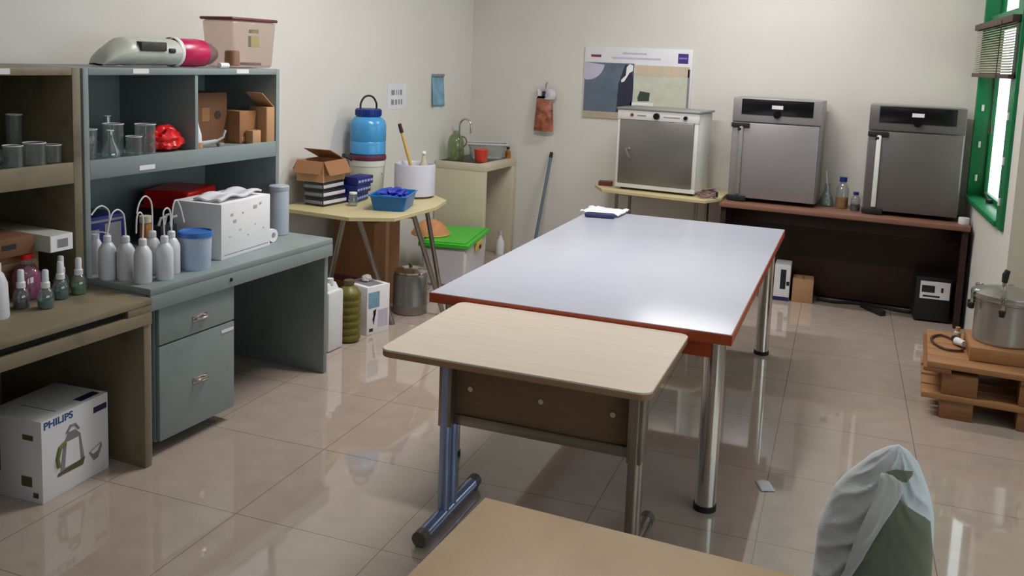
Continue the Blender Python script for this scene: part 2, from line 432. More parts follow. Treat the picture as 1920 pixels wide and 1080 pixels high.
# ------------------------------------------------------------------ left desks
def steel_desks():
    b = W['blue_enamel']
    d = thing('desk', 'blue-grey steel desk with two drawers and open knee space', 'desk', (-3.66, 2.695, 0))
    D, Lg = .87, 1.265
    G().box(0, D, 0, Lg, .72, .75, .004).box(D - .02, D, .0, Lg, .655, .72, .002).obj('desktop', b, d)
    G().box(0, D - .03, 0, .03, 0, .72, .003).obj('side_panel', b, d)
    G().box(0, D - .03, Lg - .03, Lg, 0, .72, .003).obj('side_panel', b, d)
    G().box(0, .015, .03, Lg - .03, .1, .72).obj('back_panel', b, d)
    G().box(.02, D - .055, .07, .531, .055, .72, .003).obj('pedestal', b, d)
    for z0, z1 in ((.485, .645), (.062, .478)):
        dr = G().box(D - .054, D - .03, .073, .531, z0, z1, .003).obj('drawer', b, d)
        zc = .55 if z0 > .4 else .268
        h = G(); p = [(D - .03, .275, zc), (D - .008, .285, zc + .004), (D - .008, .335, zc + .004), (D - .03, .345, zc)]
        h.tube(smooth_path(p, 5), .0065, 8); h.box(D - .03, D - .026, .265, .355, zc - .012, zc + .016, .002)
        h.obj('handle', W['chrome'], dr)
    G().box(D - .030, D - .028, .445, .525, .438, .452).obj('tape_strip', W['tape_white'], d)
    G().cyl((D, .475, .69), (D + .004, .475, .69), .009, seg=14).obj('lock', W['black_gap'], d)

    h = thing('shelf_hutch', 'blue-grey steel shelf unit with two cells on the blue-grey desk', 'shelf', (-3.66, 2.695, .75))
    HD = .51
    G().box(0, HD, 0, .028, 0, .885, .003).obj('side_panel', b, h)
    G().box(0, HD, Lg - .028, Lg, 0, .885, .003).obj('side_panel', b, h)
    G().box(0, HD, .028, Lg - .028, .855, .885, .003).obj('top_panel', b, h)
    G().box(0, HD - .004, .028, Lg - .028, .47, .492).box(HD - .02, HD, .028, Lg - .028, .415, .497, .003).obj('shelf', b, h)
    G().box(.012, HD - .006, .643, .663, .492, .855, .002).obj('divider', b, h)
    G().box(0, .012, .028, Lg - .028, 0, .855).obj('back_panel', b, h)
    for y, z in ((.262, .862), (.925, .862), (.292, .43)):
        G().box(HD, HD + .0015, y, y + .09, z, z + .021).obj('label_strip', W['tape_white'], h)

    o = W['olive_enamel']
    d = thing('desk', 'worn olive-brown steel desk with a slotted front, kettle box beneath', 'desk', (-3.66, 1.15, 0))
    Lg = 1.535; D = .89
    G().box(0, D, 0, Lg, .693, .72, .004).obj('desktop', o, d)
    G().box(D - .02, D - .002, 0, Lg, .612, .664, .003).box(D - .02, D - .002, 1.413, Lg - .001, .664, .693, .002).obj('front_rail', o, d)
    G().box(D - .30, D - .03, .03, 1.41, .668, .690).obj('slot_dark_fill', W['black_gap'], d)  # black block put in for the shade inside the open slot
    G().box(0, D - .012, Lg - .035, Lg, 0, .693, .003).obj('side_panel', o, d)
    G().box(0, D - .012, 0, .035, 0, .693, .003).obj('side_panel', o, d)
    G().box(0, .015, .035, Lg - .035, .05, .69).obj('back_panel', o, d)
    h = thing('shelf_hutch', 'worn olive-brown shelf unit standing on the olive-brown desk', 'shelf', (-3.66, 1.15, .72))
    G().box(0, HD, 0, .035, 0, .915, .003).obj('side_panel', o, h)
    G().box(0, HD, Lg - .042, Lg - .002, 0, .915, .003).obj('side_panel', o, h)
    G().box(0, HD, .035, Lg - .042, .885, .915, .003).obj('top_panel', o, h)
    G().box(0, HD - .004, .035, Lg - .042, .50, .522).box(HD - .02, HD, .035, Lg - .042, .44, .528, .003).obj('shelf', o, h)
    G().box(0, .012, .035, Lg - .042, 0, .885).obj('back_panel', o, h)
    G().box(HD, HD + .0015, 1.16, 1.216, .89, .912).obj('label_strip', W['tape_white'], h)

def wash_bottles():
    def make(label, loc, path, h=.19):
        t = thing('wash_bottle', label, 'bottle', loc, 0, 'milky wash bottles on the blue-grey desk')
        r = .0365
        G().lathe([(0, 0), (r * .9, 0), (r, .006), (r, .115), (r * .93, .132), (r * .6, .153), (.014, .160), (.014, .166), (0, .166)]).obj('bottle_body', W['milky_plastic'], t)
        G().lathe([(0, .162), (.0165, .162), (.0165, .184), (.013, .188), (0, .188)], seg=20).obj('cap', W['white_plastic'], t)
        G().tube(smooth_path([(0, 0, .186)] + path, 8), .0034, 8).obj('spout_tube', W['white_plastic'], t)
    z = .75
    make('milky wash bottle, its long spout drooping left to the hutch side panel', (-3.065, 2.728, z), [(0, .012, .25), (.0, .01, .29), (0, -.02, .315), (0, -.05, .31), (0, -.078, .285)])
    make('milky wash bottle whose spout arches back over its left neighbour', (-2.996, 2.762, z), [(0, -.004, .25), (0, -.012, .285), (0, -.04, .305), (0, -.07, .29), (0, -.088, .24)])
    make('milky wash bottle in front with a narrow hairpin spout', (-2.900, 2.762, z), [(0, .004, .26), (0, -.002, .29), (0, -.016, .30), (0, -.03, .28), (0, -.034, .215)])
    make('milky wash bottle with the tallest arched spout, second row', (-2.988, 2.900, z), [(0, .0, .28), (0, -.01, .325), (0, -.04, .345), (0, -.07, .32), (0, -.085, .275)])
    make('milky wash bottle in front, nearest the blue-lidded tub, square-bent spout', (-2.870, 2.852, z), [(0, -.004, .26), (0, -.004, .292), (0, .016, .305), (0, .034, .285), (0, .036, .22)])
    make('milky wash bottle half hidden beside the blue-lidded tub, spout leaning right', (-2.922, 2.944, z), [(0, .004, .24), (0, .012, .30), (0, .03, .32), (0, .052, .29), (0, .075, .215)])
    # a seventh, pushed into the corner, with its nozzle to the side
    t = thing('wash_bottle', 'milky wash bottle squeezed against the hutch side panel, short spout', 'bottle', (-3.19, 2.778, z), 0, 'milky wash bottles on the blue-grey desk')
    G().lathe([(0, 0), (.03, 0), (.032, .006), (.032, .11), (.02, .14), (.013, .15), (0, .15)]).obj('bottle_body', W['milky_plastic'], t)
    G().lathe([(0, .148), (.015, .148), (.015, .17), (0, .174)], seg=18).obj('cap', W['white_plastic'], t)
    G().tube([(0, 0, .17), (0, .0, .178), (.03, .012, .18), (.06, .02, .172)], .0034, 8).obj('spout_tube', W['white_plastic'], t)

def desk_goods():
    z = .75
    t = thing('storage_tub', 'round pale blue tub with a bright blue lid beside the wash bottles', 'tub', (-2.905, 3.07, z))
    G().lathe([(0, 0), (.062, 0), (.066, .008), (.071, .155), (.068, .155), (.062, .012), (0, .012)]).obj('tub_body', W['pale_blue_plastic'], t)
    G().lathe([(0, .165), (.066, .165), (.069, .172), (.075, .170), (.076, .148), (.072, .148)]).obj('lid', W['blue_lid'], t)
    # white carton
    t = thing('carton', 'white printed carton with a magazine on top, on the blue-grey desk', 'box', (-2.907, 3.238, z), 5.2)
    G().box(-.27, 0, 0, .395, 0, .265, .003).obj('carton_body', W['white_card'], t)
    for y, zz, s in ((.07, .2, .02), (.09, .165, .024), (.16, .2, .012), (.25, .21, .03), (.3, .225, .018), (.06, .1, .01), (.14, .12, .012), (.2, .085, .012), (.26, .13, .01), (.33, .1, .01)):
        G().box(0, .0012, y, y + s, zz, zz + s * .6).obj('printed_mark', W['ink_light'], t)
    G().box(0, .0012, .02, .38, .018, .021).obj('seam', W['ink_grey'], t)
    g = G().grid(lambda u, v: Vector((-.16 + .15 * u, .02 + .33 * v, .008 + .016 * math.sin(v * 5.5) ** 2 + .006 * math.sin(u * 9))), 10, 24)
    m = tag(g.obj('magazine', W['paper'], None, solid=.010, loc=(-2.925, 3.245, 1.0155), rotz=R(5.2)), 'rumpled pale magazine lying on the white carton', 'magazine')
    # grey cylinder at the end of the hutch
    t = thing('canister', 'plain pale grey upright canister at the right end of the blue-grey desk', 'canister', (-3.09, 3.885, z))
    G().lathe([(0, 0), (.05, 0), (.053, .004), (.053, .24), (.05, .246), (0, .246)]).obj('canister_body', W['grey_cylinder'], t)
    G().lathe([(0, .243), (.0545, .243), (.0545, .262), (.051, .266), (0, .266)]).obj('lid', W['grey_cylinder'], t)
    t = thing('tape_roll', 'small white roll leaning on the right side of the white carton', 'roll', (-2.99, 3.70, z + .035))
    G().lathe([(.016, -.014), (.034, -.014), (.035, .0), (.034, .014), (.016, .014), (.016, -.014)], M=Matrix.Rotation(R(90), 4, 'Y')).obj('tape', W['tape_white'], t)
    # red tub on a dark box at the back
    t = thing('storage_box', 'dark box under the red basin at the back of the hutch', 'box', (-3.39, 3.45, z))
    G().box(-.15, .12, -.10, .20, 0, .178, .004).obj('box_body', W['black_box'], t)
    G().box(.1201, .1215, -.09, .19, .13, .16).obj('rim_band', W['black_rubber'], t)
    t = thing('basin', 'glossy red plastic basin upside down on the dark box', 'basin', (-3.25, 3.40, z + .180), 17)
    g = G().prism([(-.26, .01), (-.01, .01), (-.01, .325), (-.26, .325)], 0, .088, top=.96); g.obj('basin_body', W['red_plastic'], t, bevel=.012)
    g = G().prism([(-.27, 0), (0, 0), (0, .335), (-.27, .335)], -.001, .011); g.obj('rim', W['red_plastic'], t, bevel=.004)
    # patterned boxes behind the bottles
    t = thing('carton', 'dark blue patterned carton in the shade behind the left wash bottles', 'box', (-3.42, 2.89, z))
    G().box(-.16, .16, -.13, .11, 0, .225, .003).obj('carton_body', W['navy_box'], t)
    for a, b, c, d in ((-.11, -.03, .05, .17), (.0, .09, .06, .19), (-.12, .1, .2, .21)):
        G().box(.16, .1612, a, b, c, d).obj('printed_patch', W['ink_grey'], t)
    t = thing('jar', 'small brown jar with a cream top behind the wash bottles', 'jar', (-3.10, 2.97, z))
    G().lathe([(0, 0), (.024, 0), (.025, .01), (.025, .19), (.02, .205), (0, .205)]).obj('jar_body', W['amber'], t)
    G().lathe([(0, .203), (.026, .203), (.026, .232), (0, .236)]).obj('cap', W['counter_cream'], t)
    t = thing('pipette_rack', 'small clutter of grey clips between the wash bottles and the white carton', 'rack', (-3.12, 3.10, z))
    G().box(-.03, .03, -.05, .05, 0, .17, .004).obj('stand', W['black_box'], t)
    for i, (dy, dz) in enumerate(((-.035, .035), (.0, .045), (.035, .03))):
        G().tube([(0, dy, .17), (.01, dy + .005, .17 + dz), (.025, dy + .02, .175 + dz)], .006, 8).obj('clip', W['tape_white'], t)

def hutch_goods():
    z = 1.2425
    def beaker(label, x, y, r, h, name='beaker', cat='beaker', grp='glassware in the blue-grey hutch', zz=z):
        t = thing(name, label, cat, (x, y, zz), 0, grp)
        G().lathe([(0, .001), (r * .9, .001), (r, .008), (r, h), (r * 1.06, h + .004), (r * .97, h + .003), (r * .95, .01), (0, .006)]).obj('vessel', GL, t)
        G().tube([(r * 1.0 * math.cos(2 * PI * k / 28), r * 1.0 * math.sin(2 * PI * k / 28), h + .003) for k in range(28)], .0022, 6, closed=True).obj('rim', W['tape_white'], t)  # opaque white ring painted in for the highlight on the glass rim
        return t
    def flask(label, x, y, r, h, grp, zz=z, m=None):
        t = thing('conical_flask', label, 'flask', (x, y, zz), 0, grp)
        G().lathe([(0, .001), (r * .92, .001), (r, .01), (r * .95, .03), (r * .32, h * .72), (r * .3, h), (r * .36, h + .003), (r * .26, h), (r * .27, h * .72), (r * .9, .03), (r * .9, .01), (0, .006)]).obj('vessel', m or GL, t)
        G().tube([(r * .33 * math.cos(2 * PI * k / 20), r * .33 * math.sin(2 * PI * k / 20), h + .002) for k in range(20)], .002, 6, closed=True).obj('rim', W['tape_white'], t)  # white colour imitates the glint along the flask's lip
        return t
    gp = 'glassware in the blue-grey hutch'
    beaker('large clear beaker nearest the left side of the blue-grey hutch', -3.245, 2.783, .047, .125)
    flask('clear conical flask in front between the beakers, blue-grey hutch', -3.19, 2.865, .042, .12, gp)
    beaker('clear beaker in the middle of the glassware, blue-grey hutch', -3.25, 2.935, .044, .14)
    beaker('small clear beaker at the front of the glassware, blue-grey hutch', -3.185, 2.99, .034, .085)
    beaker('clear beaker beside the red bag in the blue-grey hutch', -3.20, 3.07, .045, .135)
    beaker('clear beaker behind the first one in the blue-grey hutch', -3.36, 2.83, .045, .13)
    flask('tall clear flask at the back of the blue-grey hutch', -3.38, 3.02, .048, .165, gp)
    tag(G().blob((0, 0, .048), .075, .9, 1.25, .85, .35, 2.6, 3).obj('plastic_bag', W['red_plastic'], None, loc=(-3.25, 3.235, z + .001)), 'crumpled red plastic bag beside the glassware in the hutch', 'bag')
    # right cell
    t = thing('carton', 'brown cardboard carton lying open in the right cell of the hutch', 'box', (-3.42, 3.62, z))
    G().box(-.18, .12, -.20, .10, 0, .265, .003).obj('carton_body', W['cardboard_dark'], t)
    G().cyl((.12, .03, .15), (.1225, .03, .15), .022, seg=18).obj('hand_hole', W['hole_brown'], t)
    G().box(.1201, .1215, -.085, -.03, .12, .19).obj('printed_patch', W['cardboard'], t)
    t = thing('carton', 'upright brown carton with a slanted raised flap at the hutch right end', 'box', (-3.30, 3.81, z))
    G().box(-.16, .08, -.085, .045, 0, .17, .003).obj('carton_body', W['cardboard'], t)
    G().box(.0801, .0815, -.07, .035, .01, .035).obj('tape_band', W['cardboard_pale'], t)
    G().box(.03, .145, .05, .115, .0, .19, .003).obj('side_flap', W['cardboard_pale'], t)
    G().prism([(-.055, 0), (.055, 0), (.055, .004), (-.055, .004)], 0, .13, M=Matrix.Translation((.09, .113, .185)) @ Matrix.Rotation(R(52), 4, 'X')).obj('raised_flap', W['cardboard_pale'], t)
    t = thing('carton', 'palm-sized tan carton at the foot of the slanted flap', 'box', (-3.183, 3.79, z))
    G().box(-.03, .02, -.03, .035, 0, .07, .003).obj('carton_body', W['cardboard_pale'], t)
    G().box(-.03, .0205, -.002, .006, .0705, .0712).obj('tape_band', W['cardboard'], t)
    t = thing('squeeze_bottle', 'white tapered squeeze bottle beside the hutch divider', 'bottle', (-3.21, 3.405, z))
    G().lathe([(0, 0), (.024, 0), (.026, .006), (.022, .07), (.008, .12), (.005, .15), (0, .152)]).obj('bottle_body', W['white_plastic'], t)
    G().lathe([(.0262, .004), (.0275, .005), (.0275, .03), (.0262, .031)]).obj('label_band', W['cardboard_pale'], t)
    t = thing('spray_nozzle', 'white spray nozzle lying at the foot of the squeeze bottle', 'nozzle', (-3.19, 3.50, z))
    G().cyl((-.05, -.03, .016), (.0, .02, .03), .013, .010).tube([(.0, .02, .03), (.02, .045, .05), (.03, .05, .085)], .006).obj('nozzle_body', W['white_plastic'], t)
    G().box(-.012, .012, .03, .065, .0, .02, .004).obj('trigger', W['ink_grey'], t)
    # on top of the hutch
    z = 1.636
    t = thing('wrapped_pack', 'clear-wrapped grey pack with a dark label lying on the hutch', 'pack', (-3.33, 3.19, z), 0)
    prof = [(0, 0, 0)]
    def pk(u, v):
        a = v * 2 * PI; s = min(1, u * 3.2) ** .6
        return Vector((.085 * math.cos(a) * (0.55 + .45 * s), -.27 + .43 * u, .004 + (.066 + .064 * math.sin(a)) * (.08 + .92 * s) + .004 * noise.noise(Vector((u * 9, math.cos(a) * 2, math.sin(a) * 2)))))
    G().grid(pk, 26, 28).obj('wrapping', W['wrap_grey'], t)
    G().box(.055, .095, -.10, .055, .075, .118, .006).obj('dark_label', W['label_dark'], t)
    G().box(.055, .092, .075, .115, .068, .09, .006).obj('small_label', W['ink_black'], t)
    t = thing('bowl_stack', 'magenta plastic bowl stack lying on its side on the hutch', 'bowls', (-3.33, 3.36, z))
    G().lathe([(0, 0), (.055, 0), (.068, .02), (.070, .16), (.066, .20), (0, .205)], M=Matrix.Translation((0, .0, .071)) @ Matrix.Rotation(R(-90), 4, 'X')).obj('bowls', W['magenta_plastic'], t)
    G().lathe([(.0705, -.004), (.0725, .012), (.0715, .026)], M=Matrix.Translation((0, .0, .0725)) @ Matrix.Rotation(R(-90), 4, 'X')).obj('pale_rim', W['white_plastic'], t, solid=.002)
    G().lathe([(0, .204), (.064, .203), (.055, .25), (.035, .29), (0, .31)], M=Matrix.Translation((0, .0, .068)) @ Matrix.Rotation(R(-90), 4, 'X')).obj('brown_wrapping', W['brown_wrap'], t)
    t = thing('tape_roll', 'little white tape roll beneath the wrapped end of the magenta bowls', 'roll', (-3.19, 3.57, z))
    G().cyl((0, -.03, .014), (0, .03, .014), .014).cyl((0, -.032, .014), (0, .032, .014), .006).obj('tape', W['tape_white'], t)
    t = thing('canister', 'tall clear square canister with a maroon lid on the hutch', 'canister', (-3.33, 3.86, z))
    q = [(-.10, -.155), (.085, -.155), (.085, .155), (-.10, .155)]
    G().prism([(x, y) for x, y in q], .002, .245, top=1.12).obj('canister_body', PLW, t, bevel=.014)
    G().prism([(x * 1.18, y * 1.18) for x, y in q], .246, .262).obj('lid', W['lid_maroon'], t, bevel=.006)
    G().lathe([(0, .01), (.035, .01), (.04, .015), (.038, .085), (.03, .09), (0, .09)], c=(.02, -.09, 0)).obj('amber_cup', W['amber'], t)
    G().box(.01, .03, .045, .115, .11, .17, .002).box(.01, .03, .05, .11, .185, .205, .002).obj('yellow_label', W['yellow_label'], t)
    G().box(-.02, .04, .015, .12, .012, .028, .003).obj('brown_packet', W['lid_maroon'], t)

    # olive hutch glassware
    gp = 'glassware in the olive-brown hutch'; z = 1.2425
    beaker('clear beaker at the front left of the olive-brown hutch', -3.20, 2.405, .036, .085, grp=gp)
    beaker('clear low beaker with a bright side, middle of the olive-brown hutch', -3.20, 2.50, .042, .09, grp=gp)
    beaker('clear beaker nearest the right panel of the olive-brown hutch', -3.21, 2.588, .036, .075, grp=gp)
    flask('tall clear flask at the back of the olive-brown hutch', -3.36, 2.43, .05, .16, gp)
    beaker('tall narrow cylinder behind the beakers of the olive-brown hutch', -3.38, 2.55, .03, .19, 'measuring_cylinder', 'cylinder', gp)
    t = thing('reagent_box', 'dark box at the left edge of the olive-brown hutch', 'box', (-3.25, 2.30, z))
    G().box(-.06, .06, -.05, .045, 0, .10, .003).obj('box_body', W['black_box'], t)
    G().box(.0601, .0612, -.045, .04, .07, .09).obj('label_band', W['brown_wrap'], t)

def olive_desk_goods():
    z = .7205
    t = thing('carton', 'brown carton under the two long boxes on the olive-brown desk', 'box', (-3.365, 2.41, z))
    G().box(-.17, .13, -.13, .125, 0, .182, .003).obj('carton_body', W['cardboard'], t)
    G().box(.1301, .1312, -.12, .115, .11, .135).obj('tape_band', W['cardboard_pale'], t)
    t = thing('carton', 'long white carton, white end forward, topmost on the olive-brown desk', 'box', (-3.31, 2.535, z + .1835))
    G().box(-.18, .22, -.062, .045, 0, .068, .002).obj('carton_body', W['wrap_grey'], t)
    e = G().box(.2201, .2212, -.06, .043, .002, .066).obj('end_label', W['white_card'], t)
    G().box(.2212, .2216, -.03, .02, .015, .05).obj('end_print', W['ink_grey'], t)
    t = thing('carton', 'long grey-brown carton beside the white-ended one, left edge', 'box', (-3.31, 2.36, z + .1835))
    G().box(-.18, .16, -.10, .09, 0, .075, .002).obj('carton_body', W['cardboard_dark'], t)
    G().box(.1601, .1612, -.05, .01, .03, .05).obj('print_patch', W['ink_black'], t)
    t = thing('reagent_bottle', 'tall milky reagent bottle with a pink shoulder at the left edge', 'bottle', (-3.03, 2.19, z))
    G().lathe([(0, 0), (.043, 0), (.046, .008), (.042, .13), (.03, .165), (.018, .18), (0, .18)]).obj('bottle_body', W['milky_plastic'], t)
    G().lathe([(0, .178), (.022, .178), (.022, .205), (0, .208)]).obj('cap', W['white_plastic'], t)
    t = thing('reagent_bottle', 'glass bottle of magenta liquid at the back of the olive-brown desk', 'bottle', (-3.174, 2.43, z))
    G().lathe([(0, .001), (.05, .001), (.053, .01), (.053, .10), (.03, .135), (.02, .14), (.02, .16), (0, .16)]).obj('vessel', GL, t)
    G().lathe([(0, .004), (.049, .004), (.050, .01), (.050, .098), (.03, .128), (0, .13)]).obj('liquid', W['magenta_liquid'], t)
    G().lathe([(0, .158), (.023, .158), (.023, .18), (0, .183)]).obj('cap', W['red_plastic'], t)
    def dropper(label, x, y, liq):
        t = thing('dropper_bottle', label, 'bottle', (x, y, z), 0, 'small capped dropper bottles on the olive-brown desk')
        G().lathe([(0, .001), (.027, .001), (.03, .006), (.03, .05), (.02, .075), (.013, .08), (0, .082)]).obj('vessel', GL, t)
        G().lathe([(0, .003), (.027, .003), (.028, .007), (.028, .034), (0, .035)]).obj('liquid', W[liq], t)
        G().lathe([(0, .08), (.0165, .08), (.0165, .1), (.0125, .105), (.012, .145), (.009, .15), (0, .15)]).obj('dropper_cap', W['white_plastic'], t)
    dropper('dropper bottle of dark purple liquid, furthest left of the droppers', -3.07, 2.325, 'purple_liquid')
    dropper('dropper bottle of teal liquid, frontmost of the droppers', -2.995, 2.372, 'teal_liquid')
    dropper('dropper bottle of teal liquid, third from the left', -3.06, 2.492, 'teal_liquid')
    dropper('dropper bottle of green liquid nearest the right panel', -3.06, 2.578, 'green_liquid')
    dropper('dropper bottle with a grey-tinted body behind the two right droppers', -3.14, 2.56, 'purple_liquid')
    # under the desk
    t = thing('carton', 'white appliance carton with a kettle picture under the olive-brown desk', 'box', (-2.884, 2.25, 0), 6.4)
    G().box(-.27, 0, 0, .342, 0, .325, .002).obj('carton_body', W['white_card'], t)
    MF = Matrix.Translation((.0004, 0, 0)) @ Matrix(((0, 0, 1, 0), (1, 0, 0, 0), (0, 1, 0, 0), (0, 0, 0, 1)))
    lettering('brand_lettering', 'PHILIPS', .0385, W['ink_blue'], t, MF @ Matrix.Translation((.010, .289, 0)) @ Matrix.Diagonal((1.18, 1, 1, 1)), bold=.0012)
    G().box(0, .0012, .262, .333, .262, .286).obj('blue_tag', W['ink_navy'], t)
    pic = G()
    k = [(.085, .085), (.20, .085), (.207, .11), (.19, .21), (.165, .235), (.13, .235), (.105, .2)]
    pic.prism(k, 0, .0012, M=MF).obj('kettle_picture', W['ink_grey'], t)
    G().prism([(.108, .10), (.188, .10), (.18, .2), (.12, .2)], .0012, .0016, M=MF).obj('kettle_highlight', W['white_card'], t)
    G().prism([(.07, .078), (.2, .075), (.212, .105), (.075, .09)], .0012, .002, M=MF).obj('kettle_base_picture', W['ink_olive'], t)
    G().tube([(.001, .112, .2), (.001, .085, .19), (.001, .072, .15), (.001, .078, .115)], .009, 8).obj('kettle_handle_picture', W['ink_green'], t)
    G().tube([(.001, .12, .235), (.001, .14, .258), (.001, .165, .256), (.001, .182, .232)], .005, 8).obj('kettle_lid_picture', W['ink_grey'], t)
    G().prism([(.232, .108), (.3, .128), (.304, .112), (.282, .07), (.258, .066)], 0, .0012, M=MF).obj('bowl_picture', W['ink_grey'], t)
    G().prism([(.242, .108), (.294, .124), (.28, .1), (.255, .095)], .0012, .0016, M=MF).obj('bowl_inside_picture', W['white_card'], t)
    for a, b, c, d in ((-.09, -.04, .245, .265), (-.10, -.05, .06, .1), (-.24, -.2, .1, .25), (-.045, -.02, .02, .04)):
        G().box(a, b, -.0012, 0, c, d).obj('side_print', W['ink_olive'], t)
    G().box(-.20, -.03, .1, .103, .3251, .3258).box(-.06, -.02, .22, .32, .3251, .3258).obj('top_print', W['ink_navy'], t)
    t = thing('jerrycan', 'pale plastic jerrycan cut by the left edge beside the kettle carton', 'container', (-2.985, 2.075, 0))
    G().box(-.2, 0, -.13, .06, 0, .17, .02).obj('can_body', W['white_plastic'], t)
    G().cyl((-.1, -.03, .168), (-.1, -.03, .2), .022).obj('cap', W['white_plastic'], t)
# ------------------------------------------------------------------ corner of small table and sink
def rbox(w, d, z0, z1, r, n=5, t=1.0):
    """rounded rectangle outline"""
    out = []
    for cx, cy, a in ((w / 2 - r, d / 2 - r, 0), (-w / 2 + r, d / 2 - r, 90), (-w / 2 + r, -d / 2 + r, 180), (w / 2 - r, -d / 2 + r, 270)):
        for i in range(n + 1):
            k = R(a + 90 * i / n); out.append((cx + r * math.cos(k), cy + r * math.sin(k)))
    return out

def tub(g, w, d, h, th=.004, bot=.86, r=.03, rim=.008):
    """open tapered tub"""
    o0 = rbox(w * bot, d * bot, 0, 0, r * .8); o1 = rbox(w, d, 0, 0, r)
    sc = lambda P, k: [(x * k, y * k) for x, y in P]
    rings = [(sc(o0, 1), 0), (o1, h), (sc(o1, 1 + 2 * rim / w), h), (sc(o1, 1 + 2 * rim / w), h + .004), (sc(o1, 1 - 2 * th / w), h + .004), (sc(o0, 1 - 2 * th / w), th)]
    V = [[g.bm.verts.new((x, y, z)) for x, y in P] for P, z in rings]; n = len(o0)
    g.bm.faces.new(V[0][::-1]); g.bm.faces.new(V[-1])
    for a, b in zip(V, V[1:]):
        for i in range(n): g.bm.faces.new((a[i], a[(i + 1) % n], b[(i + 1) % n], b[i]))
    return g

def corner_table():
    t = thing('side_table', 'small beige table with cut corners and splayed steel legs by the left wall', 'table', (0, 0, 0))
    P = [(-3.56, 4.57), (-3.09, 4.55), (-2.86, 4.70), (-2.85, 5.2), (-2.93, 5.5), (-3.15, 5.68), (-3.66, 5.68), (-3.66, 4.68)]
    G().prism(P, .718, .7445).obj('tabletop', W['beige_top'], t, bevel=.003)
    for a, b in (((-3.24, 4.72, .718), (-3.42, 4.74, 0)), ((-3.14, 4.72, .718), (-2.98, 4.90, .0)), ((-2.89, 4.98, .718), (-2.80, 5.26, 0)), ((-3.5, 5.5, .718), (-3.6, 5.6, 0)), ((-3.1, 5.5, .718), (-3.0, 5.6, 0))):
        g = G().cyl(a, b, .0165, seg=16); g.obj('leg', W['tube_steel'], t)
    G().tube([(-3.24, 4.74, .705), (-2.9, 4.98, .705), (-3.1, 5.5, .705), (-3.5, 5.5, .705)], .0125, 12, closed=True).obj('under_frame', W['tube_steel'], t)
    z = .745
    # three striped boxes and an opened carton on top
    labs = ['dark box with white side bands at the bottom of the small table stack', 'dark box with white side bands in the middle of the stack', 'dark box with white side bands on top of the stack, under the open carton']
    proto = None
    for i in range(3):
        loc = (-3.425, 4.745, z + .0005 + i * .0515); rz = -4 + 3 * i
        if proto is None:
            proto = t = thing('tip_box', labs[0], 'box', loc, rz, 'banded boxes stacked on the small table')
            G().box(-.15, .0, .0, .24, 0, .05, .004).obj('box_body', W['black_box'], t)
            G().box(.0001, .0025, .004, .236, .014, .036, .0008).obj('side_band', W['band_white'], t)
            G().box(-.146, -.004, -.0025, -.0001, .014, .034, .0008).obj('front_band', W['band_grey'], t)
        else: dup(proto, loc, rz, labs[i])
    t = thing('carton', 'brown carton with its flaps open on the banded boxes', 'box', (-3.425, 4.745, z + .156), 3)
    g = G(); w, d, h, th = .20, .26, .135, .004
    g.box(-w, 0, 0, d, 0, th); g.box(-w, -w + th, 0, d, th, h); g.box(-th, 0, 0, d, th, h); g.box(-w + th, -th, 0, th, th, h); g.box(-w + th, -th, d - th, d, th, h)
    g.obj('carton_body', W['cardboard_pale'], t)
    def flap(hinge, axis, ang, length, width):
        M = Matrix.Translation(hinge) @ Matrix.Rotation(R(ang), 4, axis)
        g = G()
        if axis == 'X': g.box(-width, 0, 0, length, 0, th, M=M)
        else: g.box(0, length, 0, width, 0, th, M=M)
        g.obj('flap', W['cardboard'], t)
    flap((0, .0, h), 'X', 238, .09, w); flap((.001, 0, h), 'Y', 62, .10, d)
    flap((-w, 0, h), 'Y', 118, .07, d); flap((0, d - .004, h), 'X', 158, .19, w)
    # navy boxes
    for i, lab in enumerate(('navy banded box, lowest of the three beside the bucket', 'navy banded box, middle of the three beside the bucket', 'navy banded box, topmost of the three beside the bucket')):
        loc = (-3.345, 5.005 + .006 * i, z + .0005 + i * .056); rz = 10 - 4 * i
        if i == 0:
            proto = t = thing('tip_box', lab, 'box', loc, rz, 'navy boxes on the small table')
            G().box(-.11, .0, .0, .20, 0, .055, .004).obj('box_body', W['navy_box'], t)
            g = G()
            for k in range(5): g.box(.0001, .003, .008 + k * .038, .036 + k * .038, .018, .034, .001)
            g.obj('side_band', W['band_pale'], t)
        else: dup(proto, loc, rz, lab)
    t = thing('jar', 'small clear glass jar between the banded boxes and the blue tray', 'jar', (-3.30, 4.90, z))
    G().lathe([(0, .001), (.028, .001), (.03, .006), (.03, .06), (.025, .07), (.025, .078), (.022, .078), (.022, .07), (.027, .06), (.027, .008), (0, .005)]).obj('vessel', GL, t)
    G().lathe([(0, .079), (.026, .079), (.026, .09), (0, .091)]).obj('lid', W['tape_white'], t)
    t = thing('tray', 'deep blue rectangular plastic tray at the front of the small table', 'tray', (-3.055, 5.0, z + .0005), 18)
    tub(G(), .24, .335, .095, bot=.84).obj('tray_body', W['blue_tray'], t)
    for s in (-1, 1): G().box(-.05, .05, s * .170 - .012, s * .170 + .012, .093, .103, .004).obj('handle', W['blue_tray'], t)
    tag(G().blob((0, 0, .03), .085, 1.0, 1.45, .42, .5, 3.2, 9).obj('rubber_gloves', W['blue_contents'], None, loc=(-3.055, 5.0, z + .062), rotz=R(18)), 'violet-blue crumpled rubber gloves heaped in the blue tray', 'gloves')
    # bucket and jar
    t = thing('bucket', 'white bucket with a dark purple rim by the left wall', 'bucket', (-3.52, 5.40, z))
    G().lathe([(0, 0), (.108, 0), (.112, .006), (.122, .20), (.126, .205), (.126, .245), (0, .245)]).obj('bucket_body', W['bucket_white'], t)
